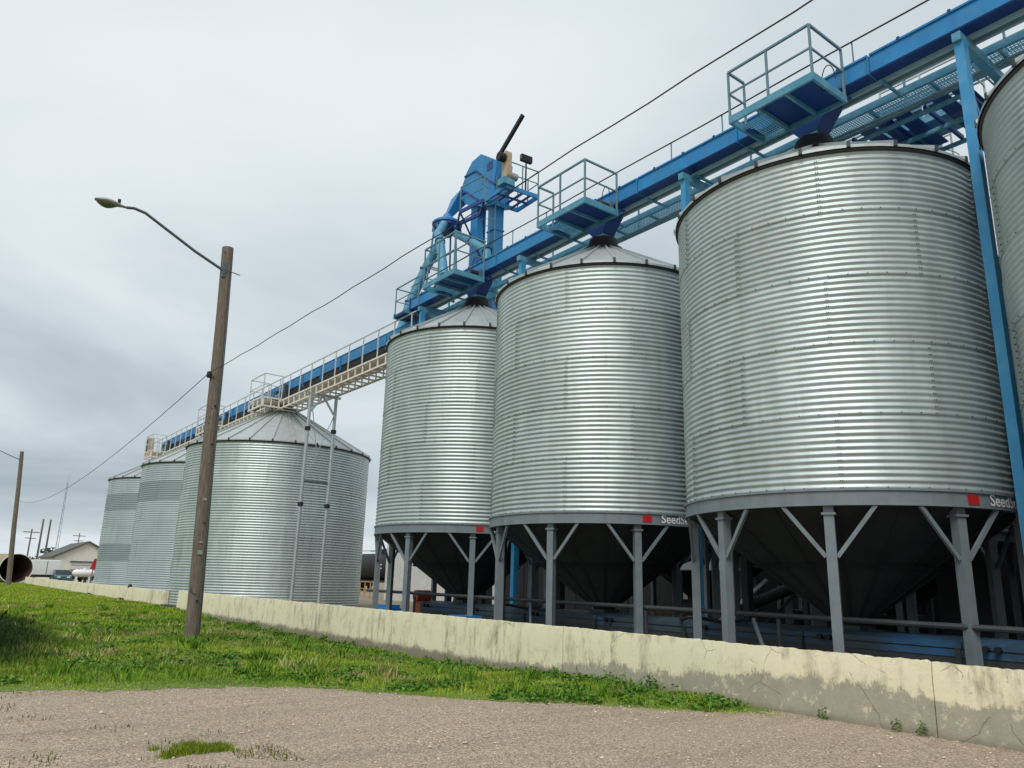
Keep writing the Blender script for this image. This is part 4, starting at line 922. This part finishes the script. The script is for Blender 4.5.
X0_, X1_, Y0_, Y1_, EZ, RZ = 13.45, 20.2, 108, 122, 2.95, 4.75
XM = (X0_+X1_)/2
MB().extrude([(X0_, 0), (X1_, 0), (X1_, EZ), (XM, RZ), (X0_, EZ)], 1, Y0_, Y1_).build('wall', 'cream', bs)
for s in (0, 1):
    a = (X0_-.35, EZ-.13) if s == 0 else (X1_+.35, EZ-.13); b_ = (XM, RZ+.02)
    MB().extrude([a, b_, (b_[0], b_[1]+.16), (a[0], a[1]+.16)], 1, Y0_-.35, Y1_+.35).build('roof_slope', 'shingle', bs)
dd = MB().box(15.2, 18.0, Y0_-.05, Y0_-.003, 0, 2.35).build('overhead_door', 'siding', bs)
for k in range(4): MB().box(15.25, 17.95, Y0_-.075, Y0_-.052, .5+.5*k, .53+.5*k).build('door_panel_line', 'lowgrey', dd)
MB().box(15.1, 18.1, Y0_-.16, Y0_-.003, 2.36, 2.5).build('door_header', 'shingle', bs)
MB().box(18.5, 19.3, Y0_-.05, Y0_-.003, 0, 2.1).build('door', 'siding', bs)
MB().box(16.5, 17.8, Y0_-.2, Y0_-.08, .9, 1.25).build('sign_board', 'whitepaint', bs)
tr2 = thing('box_trailer', (10.6, 97, 0), 'white box trailer parked beside the huge pipe', 'trailer')
MB().box(10.2, 12.75, 97, 101, .85, 2.42).build('box_body', 'whitepaint', tr2, bevel=.05); MB().box(10.3, 12.65, 97.1, 101, .6, .849).build('chassis', 'lowgrey', tr2)
MB().box(11.45, 11.50, 96.98, 96.999, .95, 2.3).build('door_seam', 'lowgrey', tr2)
for x in (10.3, 12.4):
    for y in (98.5, 99.6): MB().tube([(x, y, .42), (x+.25, y, .42)], .42, 16).build('wheel', 'tyre', tr2, True)
ca = thing('parked_car', (11.3, 88, 0), 'small dark teal car parked behind the far wall', 'car')
MB().extrude([(94.0, .35), (94, .8), (94.9, .95), (97.6, .95), (98.1, .85), (98.1, .35)], 0, 12.0, 13.6).build('body', 'carteal', ca, bevel=.06)
MB().extrude([(94.8, .952), (95.4, 1.42), (97.0, 1.45), (97.7, .952)], 0, 12.12, 13.48).build('cabin', 'glass', ca, bevel=.05)
for x in (12.0, 13.4):
    for y in (94.8, 97.3): MB().tube([(x, y, .33), (x+.2, y, .33)], .33, 14).build('wheel', 'tyre', ca, True)
for x in (12.2, 13.1): MB().box(x, x+.3, 93.96, 93.999, .62, .76).build('headlight', 'whitepaint', ca)
pt = thing('propane_tank', (14.5, 93, 0), 'white propane tank on legs near the farthest bin', 'tank')
MB().tube([(13.35, 93, 1.15), (13.45, 93, 1.15), (13.7, 93, 1.15), (15.2, 93, 1.15), (15.4, 93, 1.15), (15.5, 93, 1.15)], [.1, .26, .37, .37, .26, .1], 16).build('tank_body', 'whitepaint', pt, True)
for x in (13.8, 15.0): MB().box(x-.08, x+.08, 92.8, 93.2, 0, .84).build('leg', 'whitepaint', pt)
MB().lathe([(.14, 1.5), (.14, 1.66), (0, 1.7)], 10, 14.5, 93).build('valve_dome', 'whitepaint', pt)
rs = thing('red_sign', (14.9, 90, 0), 'red tilted sign on a post in front of the cream workshop', 'sign')
MB().bar((14.75, 90, 0), (14.75, 90, 1.7), .08).build('post', 'farpole', rs); MB().extrude([(14.45, 1.6), (15.2, 1.5), (15.35, 2.55), (14.75, 2.65)], 1, 89.9, 89.95).build('panel', 'red', rs)
bd = thing('board_stack', (12.8, 98, 0), 'low stack of tan boards in front of the cream workshop', 'boards')
for k in range(4): MB().box(13.0, 15.2, 103, 103.4, .9+.14*k, 1.02+.14*k).build('board', 'tan', bd)
for x in (13.2, 15.0): MB().box(x-.1, x+.1, 103, 103.4, 0, .9).build('stand', 'tan', bd)

# ------------------------------------------------------------------ leaves, grass, pebbles
def tri_cloud(name, V, Fc, colr, m, parent=None):
    """V (n,k,3) faces with k corners each and one colour per face"""
    n, k, _ = V.shape; me = bpy.data.meshes.new(name); me.vertices.add(n*k); me.vertices.foreach_set('co', V.reshape(-1).astype(np.float32))
    me.loops.add(n*k); me.loops.foreach_set('vertex_index', np.arange(n*k, dtype=np.int32))
    me.polygons.add(n); me.polygons.foreach_set('loop_start', np.arange(0, n*k, k, dtype=np.int32)); me.polygons.foreach_set('loop_total', np.full(n, k, dtype=np.int32))
    at = me.attributes.new('tint', 'FLOAT_COLOR', 'POINT'); c = np.ones((n*k, 4), np.float32); c[:, :3] = np.repeat(colr, k, axis=0); at.data.foreach_set('color', c.reshape(-1))
    me.update(); me.materials.append(MT[m]); return link(name, me, parent)
def blades(x, y, h, w, colr, lean=.5, z0=.004):
    n = len(x); a = rng.uniform(0, 2*np.pi, n); b = rng.uniform(0, 2*np.pi, n); ln = lean*h*rng.uniform(.2, 1.1, n)
    base = np.stack([x, y, z0-dip(x, y)], 1); side = np.stack([np.cos(a)*w/2, np.sin(a)*w/2, np.zeros(n)], 1)
    d = np.stack([np.cos(b)*ln, np.sin(b)*ln, h], 1); mid = base+d*np.array([.38, .38, .6])
    V = np.stack([base-side, base+side, mid+side*.85, base+d, mid-side*.85], 1); return V
def pal(x, y, n):
    g = np.array([.205, .345, .026]); yl = np.array([.38, .455, .055]); dk = np.array([.06, .17, .018]); st = np.array([.42, .36, .16])
    u = wob(x, y, .55, 2); v = wob(x, y, 1.3, 5)
    t = np.clip(.45+.5*u+.25*rng.standard_normal(n), 0, 1)[:, None]; c = g*(1-t)+yl*t
    t = np.clip(.25+.8*v+.4*wob(x, y, 4.5, 8)+.2*rng.standard_normal(n), 0, 1)[:, None]*.75; c = c*(1-t)+dk*t
    dry = (wob(x, y, .9, 9)+.15*rng.standard_normal(n) +.35*wob(x, y, 4, 6) > .62) | (rng.random(n) < .05); c[dry] = st*rng.uniform(.7, 1.15, (dry.sum(), 1))
    return c*rng.uniform(.8, 1.2, (n, 1))
def region(n, y0, y1):
    y = rng.uniform(y0, y1, n); xl = np.maximum(-6, .045*y-2.2-.02*y); x = xl+(9.0-xl)*rng.random(n)
    k = y > edge_y(x)+.30*wob(x, y, 2.4, 1)+.16*wob(x, y, 7, 3)+.14*rng.standard_normal(n); return x[k], y[k]
Vs, Cs = [], []
def dark(x, y): return np.clip(1.15-np.hypot((x-.45)/2.45, (y-21.5)/7.8)+.12*wob(x, y, 1.4, 3), 0, 1)*1.0  # soft cast-shadow patch painted into blade colour, blades taller there
for n, y0, y1, hm, wm in ((150000, 4.5, 14, .065, .013), (150000, 14, 24, .075, .017), (100000, 24, 42, .085, .026), (90000, 42, 98, .10, .05)):
    x, y = region(n, y0, y1); k = len(x)
    lush = np.clip(.5+.5*wob(x, y, .8, 5), 0, 1); near = np.clip((x-7.9)/1.0, 0, 1)
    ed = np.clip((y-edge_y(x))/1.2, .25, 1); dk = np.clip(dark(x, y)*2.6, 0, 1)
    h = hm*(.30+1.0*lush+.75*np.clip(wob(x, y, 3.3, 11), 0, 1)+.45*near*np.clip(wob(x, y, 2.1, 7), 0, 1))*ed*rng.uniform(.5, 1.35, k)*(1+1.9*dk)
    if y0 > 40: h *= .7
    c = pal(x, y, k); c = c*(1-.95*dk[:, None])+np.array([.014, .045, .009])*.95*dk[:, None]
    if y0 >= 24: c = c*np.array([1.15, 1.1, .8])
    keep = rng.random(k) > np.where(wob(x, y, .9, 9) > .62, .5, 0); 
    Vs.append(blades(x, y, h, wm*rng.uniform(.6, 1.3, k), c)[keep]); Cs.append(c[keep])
n = 2600; x = rng.uniform(.5, 9.0, n); y = rng.uniform(6, 40, n); pb = np.clip((x-8.3)*1.4, 0, 1)*.7+.5*(np.hypot(x-5.17, y-18.3) < .5)+.05
k = (rng.random(n) < pb) & (y > edge_y(x)+.3); x, y = x[k], y[k]; c = np.where(rng.random((len(x), 1)) < .45, np.array([[.38, .33, .16]]), np.array([[.12, .22, .02]]))*rng.uniform(.7, 1.2, (len(x), 1))
Vs.append(blades(x, y, rng.uniform(.12, .38, len(x)), np.full(len(x), .011), c, .35)); Cs.append(c)
for _ in range(260):
    cy_ = rng.uniform(7, 36); cx_ = rng.uniform(.6, 8.9)
    if cy_ < edge_y(cx_)+.15: continue
    m_n = int(rng.integers(25, 90)); rr_ = rng.uniform(.05, .22); x = cx_+rr_*rng.standard_normal(m_n); y = cy_+rr_*rng.standard_normal(m_n); ok = (x < 9.0); x, y = x[ok], y[ok]; m_n = len(x)
    c = (np.array([.16, .30, .022]) if rng.random() < .8 else np.array([.42, .40, .15]))*rng.uniform(.6, 1.3, (m_n, 1)); Vs.append(blades(x, y, rng.uniform(.08, .26)*rng.uniform(.5, 1.1, m_n), np.full(m_n, .012+.0005*cy_), c, .7)); Cs.append(c)
n = 2500; t = rng.uniform(0, 2*np.pi, n); r = .17+.18*rng.random(n); x = 5.17+r*np.cos(t); y = 18.36+r*np.sin(t); c = pal(x, y, n)*.9; Vs.append(blades(x, y, rng.uniform(.05, .17, n), np.full(n, .014), c)); Cs.append(c)
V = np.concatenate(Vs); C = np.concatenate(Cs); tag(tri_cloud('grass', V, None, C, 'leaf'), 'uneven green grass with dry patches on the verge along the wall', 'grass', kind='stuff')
# broad leaved weeds: clumps of clover-like leaflets
def leaflets(cx, cy, rad, hgt, n, size, colr):
    t = rng.uniform(0, 2*np.pi, n); r = rad*np.sqrt(rng.random(n)); z = .01+hgt*rng.random(n)*(1-.6*(r/rad)**2)-float(dip(np.array(cx), np.array(cy)))
    c = np.stack([cx+r*np.cos(t), cy+r*np.sin(t), z], 1); a = rng.normal(0, 1, (n, 3)); a[:, 2] *= .45; a /= np.linalg.norm(a, axis=1)[:, None]
    b = np.cross(a, rng.normal(0, 1, (n, 3))); b /= np.linalg.norm(b, axis=1)[:, None]; s = (size*rng.uniform(.6, 1.4, n))[:, None]
    V = np.stack([c-a*s, c+b*s*.6, c+a*s, c-b*s*.6], 1); col = np.array(colr)*rng.uniform(.65, 1.35, (n, 1)); return V, col
Vs, Cs = [], []
for i in range(800):
    for _ in range(8):
        y = rng.uniform(5.5, 30); x = rng.uniform(.5, 8.95)
        if y > edge_y(x)+.25 and (wob(x, y, .8, 5) > .05 or x > 8.4): break
    else: continue
    big = x > 8.45
    v, c = leaflets(x, y, rng.uniform(.10, .34), rng.uniform(.05, .14)*(1.7 if big and rng.random() < .35 else 1), int(rng.integers(50, 150)), .022+.0006*y, (.07, .175, .016) if rng.random() < .6 else (.11, .215, .022))
    Vs.append(v); Cs.append(c)
V = np.concatenate(Vs); C = np.concatenate(Cs); tag(tri_cloud('clover_weeds', V, None, C, 'leaf'), 'low leafy weeds in darker clumps through the grass', 'weeds', kind='stuff')
# sparse weeds and moss on the gravel
Vs, Cs = [], []
n = 9000; t = rng.uniform(0, 2*np.pi, n); r = np.sqrt(rng.random(n)); x = 2.12+.36*r*np.cos(t)+.06*rng.standard_normal(n); y = 7.45+.30*r*np.sin(t)-.25*(x-2.12)+.06*rng.standard_normal(n)
keep = (wob(x, y, 3.4, 2)+.7*wob(x, y, 8, 3) > .05+1.1*(r-.6)); x, y = x[keep], y[keep]; c = np.array([.19, .25, .020])*rng.uniform(.7, 1.3, (len(x), 1)); Vs.append(blades(x, y, rng.uniform(.015, .055, len(x)), .007*np.ones(len(x)), c, z0=0)); Cs.append(c)
n = 5200; x = rng.uniform(-1.5, 3.6, n); y = rng.uniform(5.6, 11.8, n); w = wob(x, y, .9, 4)+.5*wob(x, y, 3, 1)-.32*(x-1.2)
keep = (w > .42) & (y < edge_y(x)); x, y = x[keep], y[keep]; c = np.array([.12, .13, .03])*rng.uniform(.6, 1.3, (len(x), 1)); Vs.append(blades(x, y, rng.uniform(.012, .045, len(x)), .008*np.ones(len(x)), c, z0=0)); Cs.append(c)
n = 900; x = rng.uniform(2.0, 2.9, n); y = rng.uniform(6.4, 7.3, n); keep = wob(x, y, 2.2, 8) > .1; x, y = x[keep], y[keep]; c = np.array([.12, .135, .025])*rng.uniform(.6, 1.3, (len(x), 1)); Vs.append(blades(x, y, rng.uniform(.01, .035, len(x)), .007*np.ones(len(x)), c, z0=0)); Cs.append(c)
V = np.concatenate(Vs); C = np.concatenate(Cs); tag(tri_cloud('gravel_weeds', V, None, C, 'leaf'), 'yellow green moss and sparse weeds growing in the gravel', 'weeds', kind='stuff')
# a few weeds at the foot of the wall
for i, (xp, yp, lab) in enumerate(((881, 735, 'bushy small weed at the wall foot, middle one of the three'), (921, 737, 'thin upright weed at the wall foot right of the leafy one'), (808, 722, 'little tuft at the foot of the wall near the grass tip'))):
    p = px(xp, yp, 2, 0); p.x = min(p.x, 9.0)
    v, c = leaflets(8.99, p.y, .06, .17, 60, .016, (.07, .15, .02)); tag(tri_cloud('wall_weed', v, None, c, 'leaf'), lab, 'weed', 'weeds by the wall')
# pebbles
n = 26000; x = rng.uniform(-3, 9.0, n); y = 2.6+10*rng.random(n)**1.15; k = y < edge_y(x)+.15; x, y = x[k], y[k]; n = len(x)
s = rng.gamma(3, .0016, n)+.003+.012*(rng.random(n) < .006); c0 = np.stack([x, y, s*.35], 1)
dirs = np.array([(1, 0, 0), (0, 1, 0), (-1, 0, 0), (0, -1, 0)], float); tilt = rng.uniform(0, 2*np.pi, n)
ct, st_ = np.cos(tilt), np.sin(tilt)
def rot(d): return np.stack([ct*d[0]-st_*d[1], st_*d[0]+ct*d[1], np.full(n, d[2])], 1)*np.stack([s, s, s*.7], 1)
P4 = [c0+rot(d)*rng.uniform(.7, 1.25, (n, 1)) for d in dirs]; T = c0+np.stack([s*.2*rng.standard_normal(n), s*.2*rng.standard_normal(n), s*.7], 1)
V = np.concatenate([np.stack([P4[i], P4[(i+1) % 4], T], 1) for i in range(4)])
base = np.array([(.48, .38, .28), (.58, .47, .36), (.30, .235, .17), (.54, .38, .29), (.66, .56, .44)])[rng.integers(0, 5, n)]*rng.uniform(.8, 1.15, (n, 1))
tag(tri_cloud('pebbles', V, None, np.tile(base, (4, 1)), 'pebble'), 'loose pinkish grey pebbles lying on the gravel lot', 'pebbles', kind='stuff')

# far trees and bushes
def tree(px_, dist, h, w, label, colr=(.035, .065, .022), nl=1500):
    g = ground_at(px_, dist); t = thing('far_tree', g, label, 'tree', 'far trees')
    MB().tube([g, g+Vector((.1, 0, h*.35)), g+Vector((0, .1, h*.7))], [w*.06, w*.045, w*.015], 8).build('trunk', 'farpole', t)
    c = rng.normal(0, 1, (9, 3))*np.array([w*.22, w*.22, h*.14])+np.array([0, 0, h*.62]); idx = rng.integers(0, 9, nl)
    p = c[idx]+rng.normal(0, 1, (nl, 3))*np.array([w*.11, w*.11, h*.09]); p[:, 2] = np.clip(p[:, 2], .15*h, h)
    a = rng.normal(0, 1, (nl, 3)); a /= np.linalg.norm(a, axis=1)[:, None]; b = np.cross(a, rng.normal(0, 1, (nl, 3))); b /= np.linalg.norm(b, axis=1)[:, None]; s = w*.035
    V = np.stack([p-a*s, p+b*s, p+a*s, p-b*s], 1); col = np.array(colr)*rng.uniform(.6, 1.4, (nl, 1)); tri_cloud('crown', V, None, col, 'leaf', t)
tree(50, 180, 5.6, 6.5, 'dark round tree behind the cream workshop roof', (.02, .05, .022))
tree(58, 190, 4.6, 5.0, 'smaller dark tree right behind the workshop ridge', (.02, .05, .022))
tree(31, 190, 3.9, 6, 'reddish bush far behind the huge pipe', (.09, .04, .03)); tree(27, 200, 3.2, 5, 'low reddish bush on the far left skyline', (.09, .045, .03))
tree(81, 100, 1.5, 3.4, 'low olive bush in front of the cream workshop door', (.07, .09, .03), 900)
tree(90, 99, 1.3, 2.6, 'low olive bush beside the propane tank', (.07, .09, .03), 700)
tree(99, 190, 4.8, 4.2, 'grey green tree peeking out beside the farthest bin', (.05, .07, .04))
